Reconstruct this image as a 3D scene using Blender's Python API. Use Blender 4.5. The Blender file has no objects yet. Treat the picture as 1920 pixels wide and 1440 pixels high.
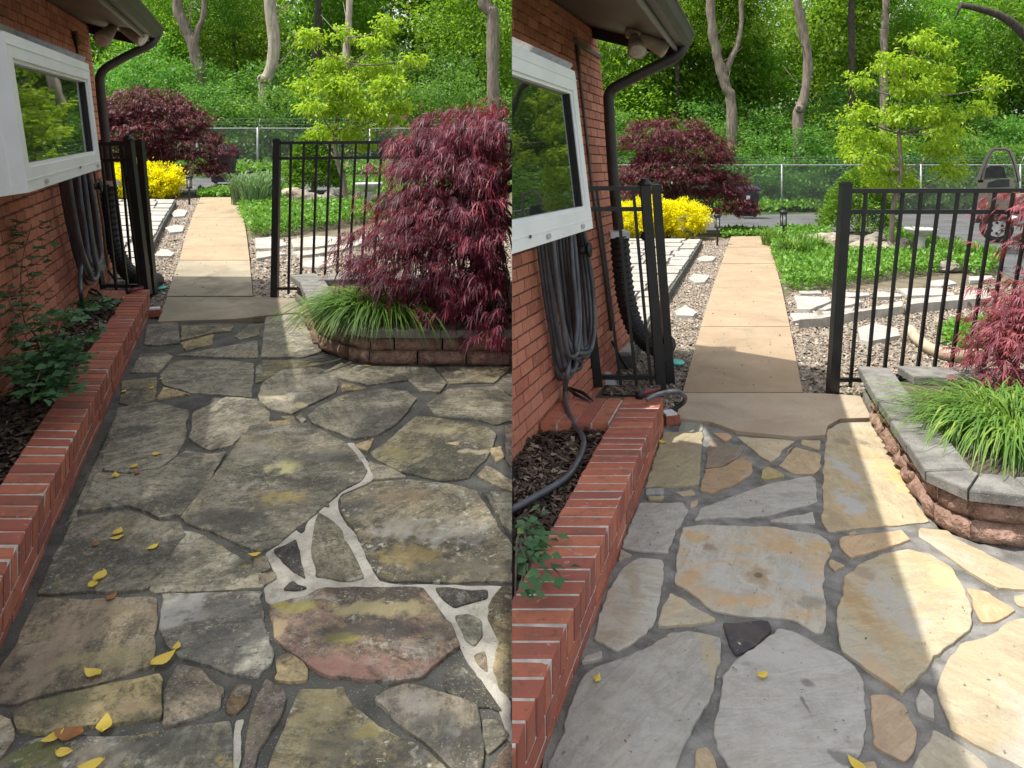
import bpy, bmesh, math, random
import numpy as np
from mathutils import Vector, Matrix, noise as mnoise

random.seed(7)
rng = np.random.default_rng(7)
SC = bpy.context.scene
COL = SC.collection

# ------------------------------------------------------------------ camera, sky, sun, exposure
F, CX, HY, CAM = 1400.0, 960.0, 270.0, 1.7          # focal length and horizon in pixels of the 1920 x 1440 photograph
cam_d = bpy.data.cameras.new('camera')
cam_d.sensor_width = 36.0
cam_d.lens = 36.0 * F / 1920.0
cam_d.shift_y = -(720.0 - HY) / 1920.0              # a view camera held level, lens shifted down
cam_d.clip_end = 400.0
cam = bpy.data.objects.new('camera', cam_d)
cam.location = (0, 0, CAM)
cam.rotation_euler = (math.radians(90), 0, 0)
COL.objects.link(cam)
SC.camera = cam

SUN_EL = math.radians(67)
SUN_AZ = math.atan2(-0.93, -0.10)                   # from the left, a touch behind
sun_dir = Vector((math.sin(SUN_AZ) * math.cos(SUN_EL), math.cos(SUN_AZ) * math.cos(SUN_EL), math.sin(SUN_EL)))
sd = bpy.data.lights.new('sun', 'SUN')
sd.energy = 3.0
sd.angle = math.radians(0.6)
sd.color = (1.0, 0.955, 0.88)
sun = bpy.data.objects.new('sun', sd)
sun.rotation_euler = (-sun_dir).to_track_quat('-Z', 'Y').to_euler()
sun.location = sun_dir * 60
COL.objects.link(sun)

world = bpy.data.worlds.new('World')
SC.world = world
world.use_nodes = True
wn = world.node_tree
sky = wn.nodes.new('ShaderNodeTexSky')
sky.sky_type = 'NISHITA'
sky.sun_disc = False
sky.sun_elevation = SUN_EL
sky.sun_rotation = SUN_AZ
sky.air_density = 1.0
sky.dust_density = 2.5
sky.ozone_density = 1.0
bg = wn.nodes['Background']
bg.inputs['Strength'].default_value = 0.15
hs = wn.nodes.new('ShaderNodeHueSaturation')          # a hazy late-spring sky, paler than a clear one
hs.inputs['Saturation'].default_value = 0.28
wn.links.new(sky.outputs[0], hs.inputs['Color'])
wn.links.new(hs.outputs[0], bg.inputs[0])

SC.view_settings.view_transform = 'Standard'
SC.view_settings.look = 'None'
SC.view_settings.exposure = 1.06
SC.view_settings.gamma = 1.0
SC.view_settings.use_curve_mapping = False
SC.cycles.max_bounces = 7
SC.cycles.transmission_bounces = 4
SC.cycles.transparent_max_bounces = 6

# ------------------------------------------------------------------ helpers
class Side:
    """One of the two garden views: a gently sloping ground, and pixel -> place conversion."""
    def __init__(s, sign, hor, word):
        s.sign, s.hor, s.word = sign, hor, word
        s.slope = (HY - hor) / F
    def gz(s, Y): return s.slope * Y
    def g(s, px, py, h=0.0):
        Y = (CAM - h) * F / (py - s.hor)
        return Vector(((px - CX) / F * Y, Y, s.gz(Y) + h))
    def p(s, px, py, Y):
        return Vector(((px - CX) / F * Y, Y, CAM + (HY - py) / F * Y))
    def at(s, x, y, h=0.0): return Vector((x, y, s.gz(y) + h))

L = Side(-1, 227.0, 'left-hand view')
R = Side(+1, 312.0, 'right-hand view')

def mesh_np(name, v, f):
    v = np.asarray(v, dtype=np.float32); f = np.asarray(f, dtype=np.int32)
    me = bpy.data.meshes.new(name)
    n, k = f.shape
    me.vertices.add(len(v)); me.vertices.foreach_set('co', v.ravel())
    me.loops.add(n * k); me.loops.foreach_set('vertex_index', f.ravel())
    me.polygons.add(n)
    me.polygons.foreach_set('loop_start', np.arange(0, n * k, k, dtype=np.int32))
    me.update(calc_edges=True)
    return me

class MB:
    """Collects geometry in world coordinates and links it as ONE mesh object."""
    def __init__(s): s.v, s.f = [], []
    def add(s, verts, faces):
        o = len(s.v)
        s.v += [tuple(x) for x in verts]
        s.f += [tuple(i + o for i in q) for q in faces]
        return s
    def hexa(s, b, t):                               # four bottom and four top corners
        return s.prism(b, t)
    def prism(s, b, t):
        n = len(b)
        return s.add(list(b) + list(t), [tuple(range(n - 1, -1, -1)), tuple(range(n, 2 * n))] +
                     [(i, (i + 1) % n, n + (i + 1) % n, n + i) for i in range(n)])
    def box(s, c, sx, sy, sz, rz=0.0):
        c = Vector(c); ca, sa = math.cos(rz), math.sin(rz)
        def q(x, y, z): return (c.x + x * ca - y * sa, c.y + x * sa + y * ca, c.z + z)
        b = [q(-sx / 2, -sy / 2, -sz / 2), q(sx / 2, -sy / 2, -sz / 2), q(sx / 2, sy / 2, -sz / 2), q(-sx / 2, sy / 2, -sz / 2)]
        t = [q(-sx / 2, -sy / 2, sz / 2), q(sx / 2, -sy / 2, sz / 2), q(sx / 2, sy / 2, sz / 2), q(-sx / 2, sy / 2, sz / 2)]
        return s.prism(b, t)
    def bar(s, a, b, w, d=None, up=None):            # square bar from a to b
        a, b = Vector(a), Vector(b); d = d or w
        t = (b - a).normalized()
        ref = Vector(up) if up else (Vector((0, 1, 0)) if abs(t.y) < 0.9 else Vector((0, 0, 1)))
        x = t.cross(ref).normalized() * (w / 2); y = x.cross(t).normalized() * (d / 2)
        B = [a - x - y, a + x - y, a + x + y, a - x + y]; T = [b - x - y, b + x - y, b + x + y, b - x + y]
        return s.prism(B, T)
    def tube(s, pts, r, n=8, cap=True):
        pts = [Vector(p) for p in pts]
        m = len(pts)
        rs = [r] * m if not hasattr(r, '__len__') else list(r)
        t0 = (pts[1] - pts[0]).normalized()
        x = t0.orthogonal().normalized()
        V, Fc = [], []
        for i in range(m):
            t = (pts[min(i + 1, m - 1)] - pts[max(i - 1, 0)])
            t = t.normalized() if t.length > 1e-9 else t0
            x = (x - t * x.dot(t)); x = x.normalized() if x.length > 1e-6 else t.orthogonal().normalized()
            y = t.cross(x)
            for k in range(n):
                a = 2 * math.pi * k / n
                V.append(pts[i] + (x * math.cos(a) + y * math.sin(a)) * rs[i])
        for i in range(m - 1):
            for k in range(n):
                Fc.append((i * n + k, i * n + (k + 1) % n, (i + 1) * n + (k + 1) % n, (i + 1) * n + k))
        if cap:
            Fc.append(tuple(range(n - 1, -1, -1))); Fc.append(tuple(range((m - 1) * n, m * n)))
        return s.add(V, Fc)
    def lathe(s, c, prof, n=16, wob=None):
        c = Vector(c); V, Fc = [], []
        for i, (r, z) in enumerate(prof):
            for k in range(n):
                a = 2 * math.pi * k / n
                rr = r * (1 + (wob(a, i) if wob else 0))
                V.append(c + Vector((rr * math.cos(a), rr * math.sin(a), z)))
        m = len(prof)
        for i in range(m - 1):
            for k in range(n):
                Fc.append((i * n + k, i * n + (k + 1) % n, (i + 1) * n + (k + 1) % n, (i + 1) * n + k))
        Fc.append(tuple(range(n - 1, -1, -1))); Fc.append(tuple(range((m - 1) * n, m * n)))
        return s.add(V, Fc)
    def build(s, name, mat, parent=None, side=None, smooth=False, base=None):
        if not s.v: return None
        xs = [v[0] for v in s.v]
        if side:
            lo, hi = min(xs), max(xs)
            if (side.sign < 0 and lo >= -1e-4) or (side.sign > 0 and hi <= 1e-4): return None
        me = bpy.data.meshes.new(name)
        me.from_pydata(s.v, [], s.f)
        if side and ((side.sign < 0 and hi > 1e-4) or (side.sign > 0 and lo < -1e-4)):
            bm = bmesh.new(); bm.from_mesh(me)
            r = bmesh.ops.bisect_plane(bm, geom=bm.verts[:] + bm.edges[:] + bm.faces[:], plane_co=(0, 0, 0),
                                       plane_no=(1, 0, 0), clear_outer=side.sign < 0, clear_inner=side.sign > 0)
            ed = [e for e in r['geom_cut'] if isinstance(e, bmesh.types.BMEdge)]
            try: bmesh.ops.holes_fill(bm, edges=ed, sides=0)
            except Exception: pass
            bm.to_mesh(me); bm.free()
        if smooth:
            me.polygons.foreach_set('use_smooth', [True] * len(me.polygons))
        me.materials.append(mat)
        o = bpy.data.objects.new(name, me)
        COL.objects.link(o)
        if parent:
            o.parent = parent
            off = world_loc(parent)
            me.transform(Matrix.Translation(-off))
        else:
            if base is None:
                n = len(me.vertices)
                co = np.empty(n * 3, np.float32); me.vertices.foreach_get('co', co); co = co.reshape(-1, 3)
                base = Vector(((co[:, 0].min() + co[:, 0].max()) / 2, (co[:, 1].min() + co[:, 1].max()) / 2, float(co[:, 2].min())))
            me.transform(Matrix.Translation(-Vector(base)))
            o.location = base
        me.update()
        return o

def world_loc(o):
    l = Vector(o.location)
    while o.parent:
        o = o.parent; l += Vector(o.location)
    return l

def tag(o, label=None, cat=None, group=None, kind=None):
    if o is None: return o
    if label: o['label'] = label
    if cat: o['category'] = cat
    if group: o['group'] = group
    if kind: o['kind'] = kind
    return o

def thing(name, loc, label, cat, group=None):
    o = bpy.data.objects.new(name, None)
    o.empty_display_size = 0.1
    o.location = loc
    COL.objects.link(o)
    return tag(o, label, cat, group)

def link_np(name, v, f, mat, parent=None, base=None):
    base = Vector(base) if base is not None else (world_loc(parent) if parent else Vector((0, 0, 0)))
    me = mesh_np(name, np.asarray(v) - np.array(base), f)
    me.materials.append(mat)
    o = bpy.data.objects.new(name, me)
    COL.objects.link(o)
    if parent: o.parent = parent
    else: o.location = base
    return o

def smooth_path(pts, n=6):
    pts = [Vector(p) for p in pts]
    out = []
    for i in range(len(pts) - 1):
        p0 = pts[max(i - 1, 0)]; p1 = pts[i]; p2 = pts[i + 1]; p3 = pts[min(i + 2, len(pts) - 1)]
        for k in range(n):
            t = k / n
            out.append(0.5 * ((2 * p1) + (p2 - p0) * t + (2 * p0 - 5 * p1 + 4 * p2 - p3) * t * t + (3 * p1 - p0 - 3 * p2 + p3) * t ** 3))
    out.append(pts[-1])
    return out

# ------------------------------------------------------------------ materials
class NT:
    def __init__(s, name):
        s.m = bpy.data.materials.new(name); s.m.use_nodes = True
        s.t = s.m.node_tree; s.b = s.t.nodes['Principled BSDF']; s.out = s.t.nodes['Material Output']
    def n(s, typ, **kw):
        nd = s.t.nodes.new(typ)
        for k, v in kw.items():
            if k in nd.inputs.keys(): s.set(nd.inputs[k], v)
            else: setattr(nd, k, v)
        return nd
    def set(s, inp, v):
        if hasattr(v, 'is_output'): s.t.links.new(v, inp)
        else: inp.default_value = v
    def coord(s, rnd=True, kind='Object'):
        c = s.n('ShaderNodeTexCoord').outputs[kind]
        if not rnd: return c
        oi = s.n('ShaderNodeObjectInfo').outputs['Random']
        mul = s.math('MULTIPLY', oi, 91.7)
        ad = s.n('ShaderNodeVectorMath', operation='ADD')
        s.set(ad.inputs[0], c); s.set(ad.inputs[1], mul)
        return ad.outputs[0]
    def math(s, op, a, b=0.0, c=0.0, clamp=False):
        nd = s.n('ShaderNodeMath', operation=op); nd.use_clamp = clamp
        for i, x in enumerate((a, b, c)): s.set(nd.inputs[i], x)
        return nd.outputs[0]
    def noise(s, vec, scale, detail=4.0, rough=0.55, dist=0.0):
        nd = s.n('ShaderNodeTexNoise')
        s.set(nd.inputs['Vector'], vec); s.set(nd.inputs['Scale'], scale)
        s.set(nd.inputs['Detail'], detail); s.set(nd.inputs['Roughness'], rough); s.set(nd.inputs['Distortion'], dist)
        return nd.outputs['Fac']
    def ramp(s, fac, stops, inter='LINEAR'):
        nd = s.n('ShaderNodeValToRGB'); cr = nd.color_ramp; cr.interpolation = inter
        while len(cr.elements) < len(stops): cr.elements.new(0.5)
        for e, (p, c) in zip(cr.elements, stops):
            e.position = p; e.color = (*c, 1) if len(c) == 3 else c
        s.set(nd.inputs[0], fac)
        return nd.outputs[0]
    def step(s, x, lo, hi):
        nd = s.n('ShaderNodeMapRange', interpolation_type='SMOOTHSTEP')
        s.set(nd.inputs[0], x); s.set(nd.inputs[1], lo); s.set(nd.inputs[2], hi); s.set(nd.inputs[3], 0.0); s.set(nd.inputs[4], 1.0)
        return nd.outputs[0]
    def mix(s, fac, a, b, blend='MIX'):
        nd = s.n('ShaderNodeMix', data_type='RGBA', blend_type=blend)
        s.set(nd.inputs[0], fac)
        for i, x in ((6, a), (7, b)):
            s.set(nd.inputs[i], (*x, 1) if isinstance(x, tuple) and len(x) == 3 else x)
        return nd.outputs[2]
    def bump(s, h, strength, dist=0.01):
        nd = s.n('ShaderNodeBump')
        s.set(nd.inputs['Height'], h); nd.inputs['Strength'].default_value = strength; nd.inputs['Distance'].default_value = dist
        s.set(s.b.inputs['Normal'], nd.outputs[0])
    def fin(s, col, rough=0.8, spec=None, metal=0.0):
        s.set(s.b.inputs['Base Color'], (*col, 1) if isinstance(col, tuple) and len(col) == 3 else col)
        s.set(s.b.inputs['Roughness'], rough)
        s.b.inputs['Metallic'].default_value = metal
        if spec is not None: s.b.inputs['Specular IOR Level'].default_value = spec
        return s.m
    def island(s): return s.n('ShaderNodeNewGeometry').outputs['Random Per Island']
    def rnd(s, k=1.0):
        a = s.n('ShaderNodeObjectInfo').outputs['Random']
        return s.math('FRACT', s.math('ADD', s.math('MULTIPLY', a, 7.31 * k), s.island()))

def mat_noise(name, c1, c2, scale=20, rough=0.8, bump=0.0, bscale=None, detail=5, spec=None, metal=0.0, dist=0.004, speck=None):
    t = NT(name); v = t.coord()
    f = t.noise(v, scale, detail)
    col = t.mix(t.step(f, 0.3, 0.7), c1, c2)
    if speck:
        col = t.mix(t.step(t.noise(v, speck[0], 2), speck[1], speck[1] + 0.05), col, speck[2])
    if bump: t.bump(t.noise(v, bscale or scale * 3, 4), bump, dist)
    return t.fin(col, rough, spec, metal)

M = {}
# bricks: scratched, smeared, each its own tone
t = NT('brick'); v = t.coord(); r = t.rnd()
base = t.ramp(r, [(0.0, (0.30, 0.10, 0.058)), (0.35, (0.41, 0.145, 0.083)), (0.7, (0.48, 0.185, 0.11)), (1.0, (0.38, 0.12, 0.072))])
mp = t.n('ShaderNodeMapping'); t.set(mp.inputs['Vector'], v); mp.inputs['Scale'].default_value = (60, 60, 9)
scr = t.step(t.noise(mp.outputs[0], 1.0, 4, 0.7), 0.52, 0.72)
base = t.mix(t.math('MULTIPLY', scr, 0.72), base, (0.62, 0.36, 0.25))
dk = t.step(t.noise(v, 18, 5, 0.7), 0.55, 0.75)
base = t.mix(t.math('MULTIPLY', dk, 0.55), base, (0.12, 0.045, 0.035))
t.bump(t.noise(mp.outputs[0], 1.0, 5, 0.7), 0.5, 0.004)
M['brick'] = t.fin(base, 0.85)
# kerb bricks: smoother, redder, some grime and efflorescence
t = NT('kerb_brick'); v = t.coord(); r = t.rnd()
base = t.ramp(r, [(0.0, (0.27, 0.08, 0.056)), (0.25, (0.34, 0.095, 0.06)), (0.6, (0.40, 0.118, 0.066)), (0.85, (0.44, 0.145, 0.08)), (1.0, (0.32, 0.09, 0.062))])
base = t.mix(t.math('MULTIPLY', t.step(t.noise(v, 9, 6, 0.7), 0.46, 0.66), 0.65), base, (0.19, 0.085, 0.058))
base = t.mix(t.math('MULTIPLY', t.step(t.noise(v, 26, 4, 0.7), 0.57, 0.68), 0.6), base, (0.10, 0.075, 0.06))
base = t.mix(t.math('MULTIPLY', t.step(t.noise(v, 14, 5, 0.7, 1.2), 0.60, 0.70), 0.55), base, (0.55, 0.42, 0.36))
t.bump(t.noise(v, 60, 5, 0.7), 0.35, 0.003)
M['kerb_brick'] = t.fin(base, 0.8)
M['mortar_red'] = mat_noise('mortar_wall', (0.10, 0.055, 0.04), (0.17, 0.10, 0.075), 30, 0.95, 0.4, 150)
M['mortar_kerb'] = mat_noise('mortar_kerb', (0.40, 0.36, 0.32), (0.58, 0.54, 0.49), 25, 0.95, 0.5, 120)
M['mortar_dark'] = mat_noise('mortar_dark', (0.055, 0.054, 0.048), (0.115, 0.112, 0.097), 7, 0.95, 0.9, 160, detail=8, dist=0.006, speck=(220, 0.66, (0.42, 0.41, 0.38)))
M['mortar_grey'] = mat_noise('mortar_grey', (0.10, 0.096, 0.086), (0.26, 0.25, 0.23), 9, 0.95, 0.8, 170, detail=8, dist=0.006, speck=(240, 0.67, (0.5, 0.48, 0.44)))
t = NT('mortar_pale'); v = t.coord()
c = t.mix(t.step(t.noise(v, 14, 8, .7), .3, .7), (0.40, 0.37, 0.31), (0.56, 0.53, 0.46))
c = t.mix(t.math('MULTIPLY', t.step(t.noise(v, 9, 8, .75), .50, .66), .65), c, (0.20, 0.185, 0.15))
c = t.mix(t.math('MULTIPLY', t.step(t.noise(v, 190, 3), .58, .68), .6), c, (0.16, 0.15, 0.125))
t.bump(t.noise(v, 150, 6, .7), .9, .006)
M['mortar_pale'] = t.fin(c, .95)
M['mortar_old'] = mat_noise('mortar_pale', (0.44, 0.41, 0.35), (0.60, 0.57, 0.50), 14, 0.95, 0.7, 180, detail=8, dist=0.005, speck=(200, 0.68, (0.30, 0.28, 0.25)))

def flag_mat(name, dirty, spots=()):
    t = NT(name); oi = t.n('ShaderNodeObjectInfo'); v = t.coord(); rnd = oi.outputs['Random']
    rot = t.n('ShaderNodeVectorRotate', rotation_type='Z_AXIS')
    t.set(rot.inputs['Vector'], v); t.set(rot.inputs['Angle'], t.math('MULTIPLY', rnd, 6.28))
    mp = t.n('ShaderNodeMapping'); t.set(mp.inputs['Vector'], rot.outputs[0]); mp.inputs['Scale'].default_value = (3.2, 15, 1)
    streak = t.noise(mp.outputs[0], 1.6, 9, 0.74, 0.9)
    iso = t.noise(v, 11, 9, 0.72, 0.6)                     # cleft, blotched surface across the grain
    grit = t.noise(v, 75, 5, 0.75)
    streak = t.math('ADD', t.math('MULTIPLY', streak, 0.42), t.math('ADD', t.math('MULTIPLY', iso, 0.38), t.math('MULTIPLY', grit, 0.20)))
    col = oi.outputs['Color']
    al = oi.outputs['Alpha']
    dark = t.mix(1.0, col, (0.50, 0.50, 0.49) if dirty else (0.84, 0.83, 0.82), 'MULTIPLY')
    lite = t.mix(1.0, col, (1.34, 1.33, 1.28) if dirty else (1.10, 1.10, 1.10), 'MULTIPLY')
    c = t.mix(t.step(streak, 0.42, 0.58), dark, lite)
    big = t.noise(rot.outputs[0], 3.0 if dirty else 3.6, 5, 0.6, 0.6)
    if dirty:
        c = t.mix(t.math('MULTIPLY', t.step(big, 0.5, 0.66), 0.42), c, (0.27, 0.235, 0.14))
        b2 = t.noise(v, 2.1, 5, 0.6, 0.5)
        c = t.mix(t.math('MULTIPLY', t.step(b2, 0.48, 0.62), 0.75), c, (0.055, 0.053, 0.045))
        b4 = t.noise(rot.outputs[0], 5.2, 6, 0.7, 0.8)
        c = t.mix(t.math('MULTIPLY', t.step(b4, 0.54, 0.68), 0.62), c, (0.38, 0.365, 0.31))
        lich = t.noise(v, 27, 7, 0.72)
        sp = t.math('MULTIPLY', t.step(lich, 0.55, 0.63), t.step(t.noise(v, 4.5, 3), 0.36, 0.56))
        c = t.mix(t.math('MULTIPLY', sp, t.math('MULTIPLY', al, 0.85)), c, (0.50, 0.48, 0.38))
        l2 = t.noise(v, 19, 6, 0.7)
        c = t.mix(t.math('MULTIPLY', t.step(l2, 0.58, 0.66), t.math('MULTIPLY', al, 0.65)), c, (0.36, 0.29, 0.10))
        c = t.mix(t.math('MULTIPLY', t.step(t.noise(v, 42, 8, 0.78), 0.51, 0.62), 0.62), c, (0.04, 0.04, 0.038))
        c = t.mix(t.math('MULTIPLY', t.step(t.noise(v, 120, 4, 0.7), 0.58, 0.66), 0.55), c, (0.46, 0.45, 0.39))
    else:
        och = t.math('MULTIPLY', t.step(big, 0.47, 0.66), al)
        c = t.mix(t.math('MULTIPLY', och, 0.8), c, (0.52, 0.335, 0.16))
        b2 = t.noise(v, 5.0, 6, 0.7, 0.8)
        c = t.mix(t.math('MULTIPLY', t.step(b2, 0.58, 0.74), t.math('MULTIPLY', al, 0.7)), c, (0.30, 0.26, 0.19))
        b3 = t.noise(rot.outputs[0], 2.2, 5, 0.6, 0.7)
        c = t.mix(t.math('MULTIPLY', t.step(b3, 0.54, 0.70), 0.45), c, (0.48, 0.475, 0.45))
        b5 = t.noise(v, 7.5, 7, 0.72, 0.5)
        c = t.mix(t.math('MULTIPLY', t.step(b5, 0.55, 0.72), 0.30), c, (0.24, 0.22, 0.19))
        pit = t.math('MULTIPLY', t.step(t.noise(v, 34, 3, 0.6), 0.69, 0.74), t.step(t.noise(v, 4, 2), 0.45, 0.6))
        c = t.mix(t.math('MULTIPLY', pit, 0.8), c, (0.07, 0.06, 0.05))
    raw = t.coord(False)
    if spots: wob = t.n('ShaderNodeTexNoise'); t.set(wob.inputs['Vector'], raw); wob.inputs['Scale'].default_value = 16; wob.inputs['Detail'].default_value = 7
    for (sx, sy), rx, ry, sc_, am in spots:                # stains, moss, iron marks, pale and dark patches that belong to this one stone
        mpp = t.n('ShaderNodeMapping', vector_type='POINT'); t.set(mpp.inputs['Vector'], raw)
        mpp.inputs['Location'].default_value = (-sx / rx, -sy / ry, 0); mpp.inputs['Scale'].default_value = (1 / rx, 1 / ry, 0)
        ln = t.n('ShaderNodeVectorMath', operation='LENGTH'); t.set(ln.inputs[0], mpp.outputs[0])
        dd = t.math('ADD', ln.outputs['Value'], t.math('MULTIPLY', t.math('SUBTRACT', wob.outputs['Fac'], .5), 3.4))
        c = t.mix(t.math('MULTIPLY', t.math('SUBTRACT', 1.0, t.step(dd, .45, 1.25)), am * .85), c, sc_)
    t.bump(t.math('ADD', t.math('MULTIPLY', streak, 1.2), t.math('MULTIPLY', t.noise(v, 6, 6, 0.65), 0.9)), 0.9 if dirty else 0.8, 0.018)
    return t.fin(c, 0.78, 0.3)
M['flag_dirty'] = flag_mat('flagstone_weathered', True)
M['flag_clean'] = flag_mat('flagstone_clean', False)
t = NT('paving_light'); v = t.coord(); oi = t.n('ShaderNodeObjectInfo')
c = t.mix(t.step(t.noise(v, 5, 6, 0.65), 0.35, 0.7), (0.27, 0.245, 0.205), (0.46, 0.43, 0.37))
c = t.mix(t.math('MULTIPLY', oi.outputs['Random'], 0.7), c, (0.33, 0.325, 0.305))
c = t.mix(t.step(t.noise(v, 30, 3), 0.68, 0.74), c, (0.16, 0.14, 0.11))
t.bump(t.noise(v, 22, 6, 0.7), 0.6, 0.01)
M['paving_light'] = t.fin(c, 0.85)
# tan concrete, cleaner on the right, grimed on the left
def concrete(name, c1, c2, grime):
    t = NT(name); v = t.coord(False)
    c = t.mix(t.step(t.noise(v, 2.2, 6, 0.65, 0.5), 0.35, 0.7), c1, c2)
    c = t.mix(t.math('MULTIPLY', t.step(t.noise(v, 1.4, 7, 0.7, 0.6), 0.47, 0.68), grime), c, (0.13, 0.115, 0.085))
    c = t.mix(t.math('MULTIPLY', t.step(t.noise(v, 170, 3), 0.56, 0.66), 0.5), c, (0.18, 0.14, 0.10))
    c = t.mix(t.math('MULTIPLY', t.step(t.noise(v, 0.9, 3), 0.55, 0.75), 0.3), c, (0.55, 0.30, 0.16))
    t.bump(t.noise(v, 150, 3), 0.3, 0.004)
    return t.fin(c, 0.9, 0.25)
M['path_left'] = concrete('path_concrete_left', (0.31, 0.232, 0.145), (0.37, 0.285, 0.185), 0.4)
M['path_dirty'] = concrete('path_concrete_dirty', (0.26, 0.225, 0.16), (0.35, 0.305, 0.22), 0.75)
M['path_right'] = concrete('path_concrete_right', (0.305, 0.225, 0.145), (0.37, 0.28, 0.185), 0.3)
M['path_apron'] = concrete('path_concrete_apron', (0.38, 0.305, 0.22), (0.46, 0.375, 0.28), 0.25)
M['cap'] = mat_noise('cap_concrete', (0.115, 0.11, 0.098), (0.23, 0.22, 0.198), 11, 0.95, 0.8, 150, detail=8, dist=0.005, speck=(170, 0.63, (0.36, 0.35, 0.32)))
M['block'] = mat_noise('block_red', (0.20, 0.118, 0.085), (0.38, 0.24, 0.18), 14, 0.95, 1.0, 30, detail=8, dist=0.035, speck=(150, 0.64, (0.45, 0.32, 0.26)))
M['block_grey'] = mat_noise('block_grey', (0.11, 0.10, 0.09), (0.20, 0.18, 0.16), 14, 0.95, 0.9, 70, detail=8, dist=0.01)
M['metal'] = mat_noise('black_metal', (0.010, 0.010, 0.011), (0.018, 0.018, 0.019), 8, 0.38, 0.1, 200, spec=0.5)
M['vinyl'] = mat_noise('white_vinyl', (0.78, 0.79, 0.785), (0.88, 0.89, 0.89), 3, 0.35, 0.0, spec=0.4)
M['vinyl_dark'] = mat_noise('vinyl_mark', (0.36, 0.36, 0.35), (0.5, 0.5, 0.48), 40, 0.5)
M['brass'] = mat_noise('screw_head', (0.05, 0.045, 0.04), (0.12, 0.1, 0.08), 60, 0.4)
t = NT('window_glass'); v = t.coord(False)
t.b.inputs['IOR'].default_value = 1.75
t.bump(t.noise(v, 2.2, 2), 0.04, 0.02)
M['glass'] = t.fin((0.012, 0.016, 0.014), 0.02, 0.8)
M['soffit'] = mat_noise('soffit_brown', (0.095, 0.083, 0.07), (0.13, 0.114, 0.096), 3, 0.5, 0.05, 40)
M['gutter'] = mat_noise('gutter_brown', (0.024, 0.019, 0.016), (0.045, 0.036, 0.029), 6, 0.55, 0.1, 60)
M['shingle'] = mat_noise('roof_shingle', (0.06, 0.055, 0.05), (0.12, 0.11, 0.10), 20, 0.95, 0.6, 80)
M['lampbody'] = mat_noise('flood_lamp_body', (0.36, 0.30, 0.25), (0.48, 0.41, 0.35), 12, 0.5, 0.1, 60)
M['lens'] = mat_noise('flood_lamp_lens', (0.45, 0.40, 0.37), (0.58, 0.54, 0.50), 30, 0.15, 0.2, 90, spec=0.6)
M['hose'] = mat_noise('rubber_hose', (0.055, 0.059, 0.068), (0.10, 0.106, 0.122), 9, 0.36, 0.05, 40, spec=0.5)
M['rubber'] = mat_noise('black_rubber', (0.008, 0.008, 0.009), (0.016, 0.016, 0.017), 20, 0.5, 0.1, 60)
M['redplastic'] = mat_noise('red_plastic', (0.14, 0.02, 0.025), (0.22, 0.035, 0.04), 20, 0.4)
M['teal'] = mat_noise('teal_plastic', (0.08, 0.42, 0.36), (0.12, 0.5, 0.44), 20, 0.4)
M['greybox'] = mat_noise('grey_plastic', (0.42, 0.44, 0.46), (0.5, 0.52, 0.54), 20, 0.5)
M['copper'] = mat_noise('conduit_brown', (0.06, 0.042, 0.034), (0.11, 0.08, 0.065), 10, 0.5)
M['asphalt'] = mat_noise('asphalt', (0.055, 0.055, 0.058), (0.10, 0.10, 0.103), 1.2, 0.9, 0.5, 120, detail=8, speck=(160, 0.62, (0.2, 0.19, 0.18)))
M['soil'] = mat_noise('soil', (0.055, 0.042, 0.03), (0.12, 0.095, 0.07), 9, 0.97, 0.9, 50, detail=9, dist=0.02)
M['earth'] = mat_noise('garden_earth', (0.09, 0.075, 0.045), (0.17, 0.14, 0.09), 3, 0.97, 0.9, 30, detail=9, dist=0.02)
M['verge'] = mat_noise('ground_grassy', (0.035, 0.06, 0.014), (0.08, 0.11, 0.03), 2.5, 0.95, 0.9, 25, detail=9, dist=0.03)
M['gravel_bed'] = mat_noise('gravel_bed', (0.10, 0.082, 0.06), (0.22, 0.185, 0.14), 45, 0.97, 1.0, 70, detail=6, dist=0.02, speck=(60, 0.6, (0.5, 0.45, 0.38)))
t = NT('pebbles'); r = t.island()
M['pebble'] = t.fin(t.ramp(r, [(0.0, (0.07, 0.058, 0.045)), (0.2, (0.19, 0.155, 0.115)), (0.4, (0.28, 0.235, 0.175)), (0.55, (0.15, 0.135, 0.115)), (0.7, (0.33, 0.28, 0.215)), (0.85, (0.24, 0.15, 0.095)), (1.0, (0.44, 0.39, 0.32))]), 0.8)
t = NT('bark_chips'); r = t.island()
M['chip'] = t.fin(t.ramp(r, [(0.0, (0.028, 0.018, 0.013)), (0.45, (0.065, 0.042, 0.030)), (0.75, (0.11, 0.075, 0.052)), (0.92, (0.20, 0.145, 0.10)), (1.0, (0.33, 0.26, 0.19))]), 0.9)
M['rock'] = mat_noise('boulder', (0.20, 0.165, 0.12), (0.40, 0.335, 0.255), 5, 0.95, 0.9, 18, detail=9, dist=0.03)
M['rock_dark'] = mat_noise('boulder_grey', (0.13, 0.115, 0.095), (0.28, 0.25, 0.205), 5, 0.95, 0.9, 18, detail=9, dist=0.03)
M['birdbath'] = mat_noise('cast_stone', (0.40, 0.40, 0.38), (0.56, 0.555, 0.53), 9, 0.9, 0.5, 60, detail=7, dist=0.008)
M['galv'] = mat_noise('galvanised_steel', (0.24, 0.25, 0.26), (0.36, 0.37, 0.38), 8, 0.45, metal=0.3)
M['wire'] = mat_noise('galvanised_wire', (0.20, 0.21, 0.22), (0.30, 0.31, 0.32), 8, 0.5, metal=0.2)
M['bin'] = mat_noise('bin_plastic', (0.02, 0.021, 0.028), (0.035, 0.036, 0.045), 4, 0.5)
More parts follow.
